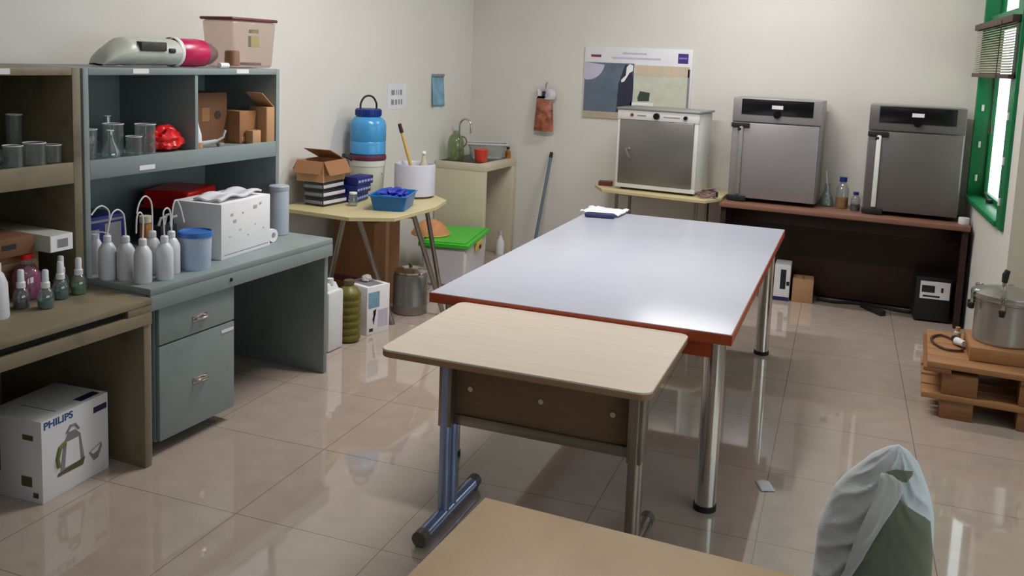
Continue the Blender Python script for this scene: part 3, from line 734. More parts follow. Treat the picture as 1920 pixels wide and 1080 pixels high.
    G().lathe([(0, .246), (.128, .246), (.131, .252), (.131, .272), (.128, .282), (0, .282)]).obj('rim_lid', W['maroon'], t)
    G().tube(arc((.0, 0, .2), .13, R(200), R(340), 16, 'xz'), .003, 8).obj('bail', W['tube_steel'], t)
    t = thing('water_jar', 'big blue screw-top water jar standing on the white bucket', 'jar', (-3.52, 5.40, z + .2825))
    G().lathe([(0, 0), (.118, 0), (.126, .01), (.127, .09), (.124, .095), (.127, .10), (.127, .20), (.12, .235), (.095, .262), (.078, .27), (0, .27)]).obj('jar_body', W['blue_jar'], t)
    g = G().lathe([(0, .268), (.086, .268), (.09, .274), (.09, .315), (.084, .322), (0, .326)], seg=40)
    for k in range(30):
        a = 2 * PI * k / 30; g.box(.088, .093, -.004, .004, .276, .313, M=Matrix.Rotation(a, 4, 'Z'))
    g.obj('screw_lid', W['navy_plastic'], t)
    M = Matrix.Rotation(R(60), 4, 'Z')
    p = [M @ Vector(q) for q in smooth_path([(-.062, 0, .315), (-.06, 0, .36), (-.035, 0, .40), (0, 0, .412), (.035, 0, .40), (.06, 0, .36), (.062, 0, .315)], 6)]
    G().tube(p, .007, 10).obj('carry_handle', W['chair_black'], t)
    t = thing('strap', 'black strap folded beside the purple rim of the bucket', 'strap', (-3.56, 5.16, z))
    G().grid(lambda u, v: Vector((.03 * math.sin(u * 8) * .4 + .012 * v, -.055 + .12 * u, .27 + .03 * math.sin(u * 3.1) - .025 * v)), 24, 3).obj('webbing', W['chair_black'], t, solid=.012)
    G().tube([(0, -.03, .27), (.01, -.02, .2), (.02, .0, .12), (.0, .02, .02), (0, .01, .006)], .006, 8).obj('hanging_end', W['chair_black'], t)
    t = thing('tub', 'round off-white tub at the right end of the small table', 'tub', (-3.19, 5.50, z))
    G().lathe([(0, .0), (.128, .0), (.132, .004), (.132, .012), (.143, .015), (.145, .225), (.14, .235), (.135, .228), (.13, .02), (0, .018)], seg=48).obj('tub_body', W['tub_white'], t)
    G().lathe([(.1325, .0005), (.134, .001), (.134, .011), (.1325, .0115)], seg=48).obj('foot_ring', W['counter_dark'], t)
    t = thing('scrub_brush', 'yellow-handled brush standing handle up in the off-white tub', 'brush', (-3.24, 5.52, z + .0185))
    G().tube([(.03, .03, .03), (.0, -.01, .22), (-.04, -.06, .43)], [.011, .012, .011], 12).obj('handle', W['yellow_wood'], t)
    G().tube([(-.04, -.06, .43), (-.052, -.075, .49)], [.0145, .013], 12).obj('grip', W['brush_dark'], t)
    G().box(.0, .05, .0, .05, .0, .04, .006).obj('bristles', W['tape_white'], t)
    t = thing('bottle', 'small pale bottle upright beside the yellow brush in the tub', 'bottle', (-3.155, 5.56, z + .0185))
    G().lathe([(0, 0), (.028, 0), (.03, .01), (.03, .2), (.014, .24), (.012, .27), (0, .27)]).obj('vessel', W['counter_cream'], t)
    G().ball((0, 0, .285), .016).obj('stopper', W['white_plastic'], t)

    # on the floor below
    t = thing('jerrycan', 'slim white jerrycan against the right side of the blue-grey desk', 'container', (-2.99, 4.215, 0))
    G().box(-.22, 0, 0, .15, 0, .36, .018).prism([(-.2, .02), (-.02, .02), (-.02, .13), (-.2, .13)], .355, .40, top=.8).obj('can_body', W['white_plastic'], t, bevel=.006)
    G().cyl((-.05, .075, .39), (-.05, .075, .425), .022).obj('cap', W['white_plastic'], t)
    t = thing('ribbed_bottle', 'olive-green ribbed bottle between the white jerrycan and the printed carton', 'bottle', (-3.03, 4.475, 0))
    pr = [(0, 0), (.055, 0)]
    for k in range(7):
        z0 = .01 + k * .043; pr += [(.064, z0), (.072, z0 + .012), (.072, z0 + .03), (.064, z0 + .042)]
    pr += [(.05, .33), (.028, .345), (.028, .36), (0, .36)]
    G().lathe(pr).obj('bottle_body', W['olive_green'], t)
    G().lathe([(0, .358), (.032, .358), (.032, .378), (0, .38)]).obj('cap', W['ink_olive'], t)
    t = thing('carton', 'white carton with lilac and black pictures on the floor by the steel can', 'box', (-2.985, 4.605, 0), -16)
    G().box(-.22, 0, 0, .185, 0, .305, .003).obj('carton_body', W['white_card'], t)
    G().box(.0001, .0012, .01, .10, .17, .27).obj('blue_print', W['blue_print'], t)
    G().box(.0001, .0012, .09, .17, .04, .15).obj('lilac_print', W['poster_lilac'], t)
    G().prism([(.045, .1), (.07, .12), (.075, .16), (.05, .15), (.055, .06)], .0001, .0014, M=Matrix(((0, 0, 1, 0), (1, 0, 0, 0), (0, 1, 0, 0), (0, 0, 0, 1)))).box(.0001, .0012, .02, .05, .02, .04).obj('black_print', W['ink_black'], t)
    G().box(-.2, -.02, .03, .15, .3051, .3057).obj('top_print', W['ink_grey'], t)
    tag(G().blob((0, 0, .016), .03, 1, 1.2, .8, .3, 3, 4, sub=3).obj('crumpled_paper', W['tape_white'], None, loc=(-3.08, 4.74, .3095)), 'little crumpled white paper on top of the printed carton', 'paper')
    t = thing('milk_can', 'stainless steel can with domed lid and bail on the floor', 'can', (-3.035, 5.21, 0))
    G().lathe([(0, 0), (.112, 0), (.117, .006), (.117, .06), (.119, .064), (.117, .068), (.117, .25), (.108, .275), (.104, .28), (0, .28)], seg=40).obj('can_body', W['brushed_steel'], t)
    G().lathe([(0, .279), (.112, .279), (.113, .29), (.09, .302), (.04, .315), (0, .317)], seg=40).obj('lid', W['chrome'], t)
    G().ball((0, 0, .327), .014).obj('lid_knob', W['ink_olive'], t)
    G().tube(arc((.117, 0, .20), .035, R(-80), R(80), 12, 'xz'), .005, 8).obj('side_handle', W['chrome'], t)
    t = thing('carton', 'large brown cardboard carton standing under the small table', 'box', (-3.26, 5.10, 0), -4)
    G().box(-.34, 0, 0, .30, 0, .60, .004).obj('carton_body', W['cardboard'], t)
    G().box(-.34, -.0, -.0012, -.0001, .17, .21).obj('red_print', W['poster_red'], t)
    G().box(.0001, .0012, .13, .17, .0, .6).obj('tape_band', W['cardboard_pale'], t)
    t = thing('storage_box', 'translucent white storage box with a lime green lid before the sink', 'box', (-3.335, 5.90, 0), 13)
    g = G().prism([(-.0, 0), (.335, 0), (.335, .66), (0, .66)], 0, .305, top=1.06); g.obj('box_body', W['clear_tub'], t, bevel=.02)
    G().prism([(-.03, -.035), (.365, -.035), (.365, .695), (-.03, .695)], .303, .335).prism([(.0, 0), (.335, 0), (.335, .66), (0, .66)], .335, .343).obj('lid', W['lime_lid'], t, bevel=.006)
    G().box(.345, .37, .24, .42, .235, .302, .004).obj('latch', W['yellow_wood'], t)
    G().box(.3702, .3715, .30, .36, .24, .27).obj('latch_hole', W['black_gap'], t)
    t = thing('wicker_tray', 'round tan wicker tray lying upside down on the lime green lid', 'tray', (-3.40, 6.13, .3440))
    g = G().lathe([(.145, .003), (.15, .006), (.148, .014), (.125, .05), (.085, .09), (.04, .112), (0, .118)], seg=40); g.obj('bowl', W['wicker'], t, solid=.005)
    G().tube([(.148 * math.cos(2 * PI * k / 40), .148 * math.sin(2 * PI * k / 40), .007) for k in range(40)], .007, 8, closed=True).obj('rim', W['yellow_wood'], t)

def sink():
    c = W['counter_cream']
    t = thing('sink_counter', 'cream masonry sink counter built in the far left corner', 'sink', (-3.69, 6.70, 0))
    G().box(0, .47, 0, .05, 0, .79, .004).obj('side_panel', c, t)
    G().box(0, .47, .56, .63, 0, .79, .004).obj('end_panel', c, t)
    G().box(0, .47, .0, .63, .79, .853, .005).obj('top_slab', c, t)
    G().box(.03, .40, .04, .60, .8535, .858, .002).obj('dark_worktop', W['counter_dark'], t)
    z = .8585
    t = thing('carboy', 'green glass carboy with handle on the sink counter', 'bottle', (-3.56, 6.82, z))
    G().lathe([(0, .001), (.065, .001), (.07, .01), (.07, .15), (.055, .20), (.025, .225), (.022, .25), (0, .25)]).obj('vessel', GLG, t)
    G().tube(arc((.055, 0, .16), .045, R(-70), R(85), 12, 'xz'), .006, 8).obj('handle', W['olive_green'], t)
    t = thing('faucet', 'tall gooseneck faucet rising behind the green carboy', 'faucet', (-3.615, 6.985, z))
    G().cyl((0, 0, 0), (0, 0, .03), .02).obj('base', W['chrome'], t)
    G().tube([(0, 0, .03), (0, 0, .28)] + [(.055 - .055 * math.cos(a * PI / 12), .0, .28 + .06 * math.sin(a * PI / 12)) for a in range(1, 13)] + [(.11, 0, .22)], .009, 12).obj('spout', W['chrome'], t)
    G().cyl((0, -.03, .06), (0, .03, .06), .008).obj('tap_handle', W['chrome'], t)
    t = thing('dish_rack', 'clear plastic tray tilted beside the red cup on the sink counter', 'tray', (-3.42, 7.14, z + .001), -62)
    tub(G(), .23, .34, .125, bot=.8).obj('tray_body', PLC, t)
    g = G(); P = rbox(.246, .356, 0, 0, .03); g.tube([(x, y, .128) for x, y in P], .004, 8, closed=True); g.obj('rim', W['tape_white'], t)
    t = thing('cup', 'red plastic cup at the front edge of the sink counter', 'cup', (-3.33, 6.845, z))
    G().lathe([(0, .001), (.045, .001), (.05, .008), (.06, .105), (.062, .108), (.057, .106), (.047, .012), (0, .01)]).obj('cup_body', W['red_cup'], t)
    G().tube([(.06 * math.cos(a), .06 * math.sin(a), .107) for a in [2 * PI * k / 28 for k in range(28)]], .0025, 6, closed=True).obj('rim', W['cardboard_pale'], t)
    t = thing('bottle', 'dark little bottle at the far end of the sink counter', 'bottle', (-3.28, 7.285, .8535))
    G().lathe([(0, 0), (.022, 0), (.024, .006), (.024, .06), (.012, .075), (.012, .085), (0, .085)], seg=20).obj('vessel', W['amber'], t)
    G().lathe([(0, .084), (.015, .084), (.015, .102), (0, .104)], seg=16).obj('cap', W['black_rubber'], t)
    t = thing('bottle', 'white cleaner bottle on the floor inside the sink counter', 'bottle', (-3.28, 7.19, 0))
    G().lathe([(0, 0), (.035, 0), (.038, .01), (.038, .11), (.015, .16), (.014, .18), (0, .18)]).obj('vessel', W['white_plastic'], t)
    G().lathe([(0, .178), (.018, .178), (.016, .21), (0, .212)]).obj('cap', W['snack_clear'], t)
    t = thing('mop', 'blue-grey mop handle leaning on the far wall beside the sink', 'mop', (0, 0, 0))
    G().cyl((-2.935, 7.12, .045), (-2.885, 7.325, .90), .0135, seg=16).obj('handle', W['mop_blue'], t)
    G().cyl((-2.8855, 7.322, .889), (-2.883, 7.333, .935), .0155, .014, seg=16).obj('grip', W['black_rubber'], t)
    G().box(-3.06, -2.82, 7.05, 7.14, .0, .05, .012).obj('mop_head', W['ink_grey'], t)

def wall_things():
    # papers on the left wall
    t = thing('notice', 'white printed sheet taped on the left wall', 'paper', (XL + .001, 6.07, 1.41))
    G().box(0, .001, -.14, .14, -.10, .10).obj('sheet', W['paper'], t)
    for z in (.03, -.045):
        y = -.085
        for w in ((.05, .012, .012, .03) if z > 0 else (.04, .03, .02, .02)):
            G().box(.001, .0016, y, y + w, z - .02, z + .02).obj('printed_mark', W['ink_grey'], t); y += w + .018
    t = thing('calendar', 'narrow blue curled paper strip pinned on the left wall', 'paper', (XL + .001, 6.71, 1.44))
    G().grid(lambda u, v: Vector((.004 + .02 * (abs(u - .5) * 2) ** 2 * v, -.10 + .20 * u, .14 - .27 * v)), 10, 10).obj('sheet', W['blue_print'], t, solid=.001)
    G().box(.003, .02, -.095, .095, .122, .142, .002).obj('top_strip', W['ink_grey'], t)
    t = thing('snack_bag', 'clear plastic bag of reddish brown sachets hung on the far wall', 'bag', (-2.955, 7.345, 1.12))
    def pouch(u, v):
        a = u * 2 * PI; h = v * .30; w = (.092 - .02 * v) * (1 if v < .95 else .9)
        d = .045 * math.sin(PI * min(1, .12 + v * .95)) ** .7
        return Vector((w * math.cos(a), -.05 + d * math.sin(a) * .9, h))
    G().grid(pouch, 30, 16).box(-.07, .07, -.075, -.03, .0, .012, .004).obj('sachets', W['snack_red'], t)
    G().grid(lambda u, v: Vector((-.085 + .17 * u + .012 * math.sin(v * 4), -.03 + .012 * math.sin(u * 7) - .02 * (1 - v), .27 + .10 * v)), 16, 8).obj('bag_top', W['snack_clear'], t, solid=.004)
    G().box(-.03, .055, -.043, -.037, .30, .345, .002).obj('header_card', W['ink_navy'], t)
    G().tube([(0, -.03, .36), (0, -.03, .41), (0, -.004, .42)], .004, 8).obj('hook', W['tube_steel'], t)
    # poster board
    t = thing('poster', 'wide printed equipment poster on the far wall behind the white oven', 'poster', (-2.618, YF - .001, 1.262))
    w, h = .925, .60
    G().box(0, w, -.012, 0, 0, h, .002).obj('board', W['poster_white'], t)
    def patch(name, m, pts, k=1):
        G().prism(pts, 0, .0008 * k, M=Matrix.Translation((0, -.0121, 0)) @ Matrix(((1, 0, 0, 0), (0, 0, -1, 0), (0, 1, 0, 0), (0, 0, 0, 1)))).obj(name, W[m], t, smooth=False)
    rc = lambda a, b, c, d: [(a, c), (b, c), (b, d), (a, d)]
    patch('photo_panel', 'poster_blue', rc(.005, .44, .055, .47))
    patch('bottom_band', 'poster_band', rc(.005, .44, .005, .052))
    patch('equipment_panel', 'poster_beige', rc(.445, .905, .10, .46))
    patch('equipment_heading', 'poster_tan', rc(.445, .905, .375, .46), 2)
    patch('side_border', 'ink_grey', rc(.893, .912, .02, .44), 2)
    q = [(.005, .47), (.005, .33)] + [(.03 + .15 * math.sin(a), .47 - .15 * math.cos(a)) for a in [R(k) for k in range(-5, 91, 8)]]
    patch('round_badge', 'poster_lilac', q, 2)
    patch('logo_bar', 'poster_red', rc(.055, .145, .515, .535))
    patch('square_logo', 'poster_purple', rc(.805, .89, .485, .565))
    patch('square_logo_line', 'poster_lilac_line', rc(.815, .88, .522, .534), 2)
    patch('heading_lines', 'poster_lilac', rc(.33, .54, .545, .56)); patch('heading_lines', 'poster_lilac', rc(.24, .66, .505, .52))
    patch('figure_picture', 'poster_navy', [(.30, .06), (.43, .06), (.44, .28), (.42, .45), (.36, .46), (.31, .3)], 2)
    patch('figure_face', 'white_card', [(.375, .44), (.40, .465), (.43, .455), (.43, .41), (.40, .39), (.36, .32), (.335, .31), (.33, .33), (.37, .37)], 3)
    patch('instrument_picture', 'poster_green', [(.48, .19), (.50, .245), (.585, .235), (.58, .165), (.485, .16)], 2)
    patch('instrument_base', 'white_card', rc(.42, .62, .10, .15), 2)

# ------------------------------------------------------------------ ovens, bench and their things
def memmert(label, x0, w, y, panel, door, tag_m):
    """grey laboratory oven with black control strip; front faces -y, base at bench top"""
    t = thing('laboratory_oven', label, 'oven', (x0, y, BZ + .001))
    h = .79; D = .33
    G().box(0, w, .022, D, .025, h, .006).obj('cabinet', W['oven_side'], t)
    g = G()
    for a in (.03, w - .07):
        for b in (.05, D - .08): g.box(a, a + .04, b, b + .04, 0, .026, .003)
    g.obj('feet', W['black_rubber'], t)
    G().box(0, w, 0, .022, .61, h, .004).obj('control_fascia', door, t)
    G().box(.065, w - .06, -.004, .0, .665, .782, .002).obj('control_panel', W['black_gloss'], t)
    G().box(w * .445, w * .57, -.0055, -.0041, .715, .742).obj('display', tag_m, t)
    G().cyl((w * .51, -.022, .672), (w * .51, 0, .672), .026, .028, seg=28).obj('control_knob', W['black_gloss'], t)
    G().box(.008, w - .008, -.012, .0, .03, .602, .006).obj('door', door, t)
    G().box(.06, .092, -.03, -.012, .055, .575, .008).obj('door_handle', W['oven_side'] if tag_m is W['tape_white'] else W['steel_white'], t)
    G().box(0, .135, -.026, -.0125, .565, .60, .004).box(.05, .08, -.03, -.0125, .54, .565, .004).obj('upper_hinge', W['black_rubber'], t)
    G().box(0, .14, -.026, -.0125, .005, .045, .004).obj('lower_hinge', W['black_rubber'], t)
    return t

BZ = .722
def far_side():
    d = W['dark_wood']
    t = thing('workbench', 'long dark brown wooden bench along the far wall', 'bench', (0, 0, 0))
    G().box(-1.295, .40, 6.80, 7.335, BZ - .035, BZ - .004, .003).obj('bench_top', d, t)
    G().box(-1.297, .402, 6.795, 7.337, BZ - .0045, BZ, .002).box(-1.297, .402, 6.792, 6.80, BZ - .03, BZ - .004, .002).obj('top_edging', W['dark_wood_edge'], t)
    G().box(-1.28, .36, 7.20, 7.225, .02, BZ - .035).obj('back_panel', d, t)
    G().box(-1.29, -1.25, 6.83, 7.32, 0, BZ - .035, .002).obj('side_panel', d, t)
    G().box(.355, .395, 6.83, 7.32, 0, BZ - .035, .002).obj('side_panel', d, t)
    G().box(-1.25, .355, 7.14, 7.17, .55, BZ - .035, .002).obj('apron', d, t)
    memmert('grey laboratory oven with black control strip, left one on the dark bench', -1.275, .645, 6.965, 0, W['oven_grey'], W['tape_white'])
    memmert('darker grey laboratory oven by the window end of the dark bench', -.305, .625, 6.965, 0, W['oven_dark'], W['white_card'])
    z = BZ + .0005
    t = thing('conical_flask', 'green-tinted conical flask with a glass rod on the dark bench', 'flask', (-.566, 7.17, z))
    G().lathe([(0, .001), (.054, .001), (.06, .01), (.055, .04), (.022, .125), (.02, .165), (.025, .168), (.018, .168), (.019, .125), (.051, .04), (.055, .012), (0, .008)]).obj('vessel', GL, t)
    G().lathe([(0, .009), (.05, .011), (.05, .03), (.04, .06), (0, .06)]).obj('liquid', W['green_liquid'], t)
    G().cyl((.01, 0, .06), (-.02, .01, .265), .006, seg=12).obj('glass_rod', W['tape_white'], t)
    def schott(label, x, y, r, h, liq):
        t = thing('reagent_bottle', label, 'bottle', (x, y, z))
        G().lathe([(0, .001), (r * .95, .001), (r, .008), (r, h * .6), (r * .55, h * .78), (r * .4, h * .8), (r * .4, h * .88), (0, h * .88)]).obj('vessel', GL, t)
        G().lathe([(0, .003), (r * .92, .003), (r * .95, .01), (r * .95, h * .36), (0, h * .365)]).obj('liquid', W[liq], t)
        G().lathe([(0, h * .84), (r * .56, h * .84), (r * .58, h * .86), (r * .58, h * .99), (0, h)], seg=28).obj('screw_cap', W['navy_plastic'], t)
    schott('tall blue-capped bottle of amber liquid between the two grey ovens', -.455, 7.13, .046, .235, 'amber_liquid')
    schott('short blue-capped bottle beside the darker grey oven', -.355, 7.06, .034, .14, 'purple_liquid')
    t = thing('tape_roll', 'white roll at the window end of the dark bench', 'roll', (.362, 6.93, z))
    G().lathe([(.014, 0), (.034, 0), (.035, .004), (.035, .04), (.034, .044), (.014, .044), (.014, 0)], seg=28).obj('tape', W['tape_white'], t)

    # white oven on its own table
    t = thing('side_table', 'beige table with cut corners under the white-framed oven', 'table', (0, 0, 0))
    P = [(-2.34, 6.95), (-2.21, 6.73), (-1.47, 6.67), (-1.38, 6.675), (-1.305, 6.85), (-1.305, 7.33), (-2.34, 7.33)]
    G().prism(P, .72, .745).obj('tabletop', W['beige_top'], t, bevel=.003)
    for x, y in ((-2.13, 6.88), (-1.48, 6.83), (-2.13, 7.25), (-1.48, 7.25)):
        G().cyl((x, y, 0), (x, y, .72), .014, seg=14).obj('leg', W['tube_steel'], t)
    G().tube([(-2.13, 6.88, .70), (-1.48, 6.83, .70), (-1.48, 7.25, .70), (-2.13, 7.25, .70)], .011, 10, closed=True).obj('under_frame', W['tube_steel'], t)
    t = thing('laboratory_oven', 'white-framed oven with a dark steel door on the beige table', 'oven', (-2.135, 6.825, .746), -3.2)
    w, h, D = .645, .655, .40
    G().box(.004, w - .004, .03, D, .02, h - .03, .004).obj('cabinet', W['oven_white'], t)
    g = G()
    for a in (.03, w - .07):
        for b in (.05, D - .09): g.box(a, a + .04, b, b + .04, 0, .021, .003)
    g.obj('feet', W['black_rubber'], t)
    g = G().box(0, w, .0, .03, .018, .052, .003).box(0, .02, .0, .03, .052, h - .10, .003).box(w - .03, w, .0, .03, .052, h - .10, .003)
    g.obj('front_frame', W['oven_white'], t)
    G().box(-.004, w + .004, -.004, .03, h - .10, h - .026, .003).obj('control_fascia', W['oven_white'], t)
    G().box(-.012, w + .012, -.012, D + .01, h - .025, h - .008, .003).obj('top_cover', W['oven_side'], t)
    G().box(.021, w - .031, -.006, .028, .054, h - .102, .004).obj('door', W['brushed_steel'], t)
    G().cyl((.09, -.006, .32), (.09, -.03, .32), .013, seg=18).tube([(.09, -.032, .335), (.10, -.036, .30), (.125, -.036, .255)], .008, 10).obj('door_handle', W['chrome'], t)
    for x, r, m in ((.115, .013, 'poster_red'), (.315, .026, 'black_gloss'), (.545, .016, 'black_gloss')):
        G().cyl((x, -.022 if r > .014 else -.012, h - .063), (x, -.004, h - .063), r * .9, r, seg=24).obj('control_knob', W[m], t)
    G().box(.16, .23, -.0052, -.0041, h - .07, h - .06).box(.37, .50, -.0052, -.0041, h - .07, h - .062).obj('fascia_print', W['ink_grey'], t)
    t = thing('small_box', 'tiny dark red box left of the white-framed oven', 'box', (-2.245, 6.95, .7455), 10)
    G().box(-.06, .05, -.035, .035, 0, .035, .004).obj('box_body', W['lid_maroon'], t)
    G().box(-.06, .05, -.004, .004, .0352, .036).obj('tape_band', W['ink_black'], t)
    t = thing('coiled_hose', 'tangled brown hose at the right end of the oven table', 'hose', (-1.40, 6.79, .7455))
    p = []
    for k in range(64):
        a = k / 64 * 2 * PI * 2.4; rr = .045 + .014 * math.sin(k * .7)
        p.append((rr * 1.3 * math.cos(a), rr * math.sin(a), .012 + .012 * (k / 16) * (.6 + .4 * math.sin(a))))
    p += [(.06, .03, .075), (.075, .02, .05)]
    G().tube(p, .0085, 8).obj('hose_loops', W['brown_wrap'], t)
    G().cyl((.075, .02, .05), (.08, .015, .012), .011, .008, seg=12).obj('nozzle', W['black_rubber'], t)

    # under the bench
    t = thing('carton', 'white and black printed carton standing on the floor under the bench', 'box', (-.875, 6.935, 0), 4)
    G().box(0, .115, 0, .18, 0, .278, .003).obj('carton_body', W['white_card'], t)
    G().box(.045, .085, -.0012, -.0001, .09, .24).box(.09, .112, -.0012, -.0001, .12, .15).obj('black_print', W['ink_black'], t)
    G().box(.0, .115, -.0014, -.0001, .0, .03).obj('bottom_band', W['ink_navy'], t)
    t = thing('carton', 'plain brown carton on the floor beside the white printed one', 'box', (-.742, 6.965, 0), 6)
    G().box(0, .15, 0, .15, 0, .178, .003).obj('carton_body', W['cardboard_pale'], t)
    G().box(.068, .082, 0, .15, .1782, .1788).obj('tape_band', W['cardboard'], t)
    t = thing('power_unit', 'black boxy unit with a white label under the window end of the bench', 'unit', (.10, 6.90, 0), 6)
    G().box(0, .235, 0, .2, .012, .325, .008).obj('case', W['chair_black'], t)
    g = G()
    for a in (.02, .19):
        for b in (.02, .15): g.box(a, a + .025, b, b + .025, 0, .013)
    g.obj('feet', W['black_rubber'], t)
    G().box(.03, .222, -.0012, -.0001, .17, .295).obj('label', W['white_card'], t)
    G().box(.04, .125, -.0018, -.0012, .215, .265).box(.165, .18, -.0018, -.0012, .22, .255).box(.05, .16, -.0018, -.0012, .182, .195).obj('label_print', W['ink_black'], t)
    p = smooth_path([(-.57, 7.10, .012), (-.45, 7.08, .012), (-.33, 7.12, .012), (-.2, 7.13, .012), (-.1, 7.12, .012), (-.02, 7.09, .012), (.07, 7.08, .012), (.095, 7.10, .02)], 8)
    tag(G().tube(p, .0115, 10).obj('power_cable', W['black_rubber'], None), 'black cable snaking on the floor beneath the dark bench', 'cable')
    t = thing('power_strip', 'black power strip lying askew on the floor before the dark bench', 'power strip', (-.17, 6.99, 0), -52)
    G().box(-.12, .12, -.024, .024, 0, .04, .005).obj('strip_body', W['black_rubber'], t)
    for k in range(4): G().cyl((-.08 + k * .053, 0, .04), (-.08 + k * .053, 0, .0415), .018, seg=18).obj('outlet', W['ink_black'], t)

# ------------------------------------------------------------------ middle tables
def tables():
    t = thing('work_table', 'long white-topped table with orange edges and round chrome legs', 'table', (-1.235, 4.47, 0), 3)
    hw, hl = .622, 1.20
    G().box(-hw + .003, hw - .003, -hl + .003, hl - .003, .719, .760, .001).obj('tabletop', W['laminate_white'], t)
    G().box(-hw, hw, -hl, -hl + .0029, .718, .757).box(-hw, hw, hl - .0029, hl, .718, .757).box(-hw, -hw + .0029, -hl, hl, .718, .757).box(hw - .0029, hw, -hl, hl, .718, .757).obj('orange_edging', W['orange_edge'], t)
    g = G().box(-hw + .07, hw - .07, -hl + .1, -hl + .13, .63, .718).box(-hw + .07, hw - .07, hl - .13, hl - .1, .63, .718).box(-hw + .07, -hw + .1, -hl + .13, hl - .13, .63, .718).box(hw - .1, hw - .07, -hl + .13, hl - .13, .63, .718)
    g.obj('apron', W['orange_edge'], t)
    for sx in (-1, 1):
        for sy in (-1, 1):
            x, y = sx * (hw - .055) - (.02 if sx > 0 else 0), sy * (hl - .14)
            l = G().cyl((x, y, .02), (x, y, .718), .041, seg=36).obj('leg', W['chrome'], t)
            G().cyl((x, y, 0), (x, y, .022), .045, seg=36).obj('foot_cap', W['black_rubber'], l)
    t = thing('desk_table', 'small pale birch laminate table butted against the long white table', 'table', (-1.157, 2.925, 0), 3.2)
    hw, hd = .472, .342
    P = rbox(2 * hw, 2 * hd, 0, 0, .04, 6)
    G().prism(P, .7345, .7425).obj('tabletop', W['birch_laminate'], t, bevel=.0025)
    G().prism([(x * .998, y * .998) for x, y in P], .715, .7345).obj('top_edge', W['birch_edge'], t, bevel=.003)
    yp = -.02
    for s in (-1, 1):
        x = s * (hw - .115) + .015
        ft = G().tube([(x, -.235 if s < 0 else -.20, .033), (x, .0, .036), (x, .235, .033)], .026, 16)
        fo = ft.obj('foot', W['blue_chrome'] if s < 0 else W['tube_steel'], t)
        for yy in (-.235 if s < 0 else -.20, .235):
            e = G().cyl((x, yy - .02, .033), (x, yy + .02, .033), .0275, seg=20).box(x - .018, x + .018, yy - .014, yy + .014, 0, .02, .004)
            e.obj('end_cap', W['cap_grey'], fo)
        for dy in (-.032, .032):
            G().cyl((x, yp + dy, .05), (x, yp + dy, .715), .022, seg=20).obj('column', W['blue_chrome'] if s < 0 else W['tube_steel'], t)
        G().box(x - .026, x + .026, yp - .05, yp + .05, .38, .70, .006).obj('column_cover', W['tube_steel'], t)
        G().box(x - .02, x + .02, -.25, .25, .70, .715, .003).obj('bracket', W['tube_steel'], t)
    xa, xb = -(hw - .115) + .015 + .026, (hw - .115) + .015 - .026
    G().box(xa, xb, yp - .008, yp + .008, .425, .70, .001).obj('modesty_panel', W['walnut_panel'], t)
    G().box(xa, xb, yp - .018, yp + .018, .385, .425, .004).obj('rail', W['tube_steel'], t)
    for k in range(3):
        x = xa + (.06, .335, .60)[k]
        G().cyl((x, yp - .014, .53), (x, yp - .008, .53), .010, seg=16).obj('screw', W['chrome'], t)
    # foreground board
    t = thing('table', 'bare tan tabletop in the foreground below the small birch table', 'table', (-.823, 1.775, 0), .6)
    G().box(0, .80, -.75, 0, .725, .75, .003).obj('tabletop', W['tan_board'], t)
    for x in (.06, .74):
        for y in (-.69, -.09): G().box(x - .02, x + .02, y - .02, y + .02, 0, .725, .003).obj('leg', W['tube_steel'], t)
    # pouch at the far corner of the white table
    t = thing('pouch', 'dark blue pouch on the far left corner of the white table', 'pouch', (-1.77, 5.40, .761), 14)
    G().box(-.10, .09, -.028, .03, 0, .028, .012).obj('pouch_body', W['pouch_blue'], t)
    G().box(-.085, .075, -.002, .002, .0282, .031, .001).obj('zip', W['ink_black'], t)
    g = G().grid(lambda u, v: Vector((-.13 + .26 * u, .26 * v - .1, .012 + .03 * abs(noise.noise(Vector((u * 5, v * 5, 3)))))), 20, 20)
    tag(g.obj('plastic_sheet', W['paper'], None, solid=.003, loc=(-1.80, 5.545, .7605)), 'crumpled white plastic behind the dark blue pouch', 'plastic')
    tag(G().grid(lambda u, v: Vector((-.03 + .06 * u, -.045 + .09 * v, .002 + .006 * u * (1 - u) * 4 * v)), 6, 6).obj('wrapper', W['paper'], None, solid=.001, loc=(-.445, 3.75, .0006), rotz=R(25)), 'tiny scrap of white paper on the tiles by the table leg', 'paper')

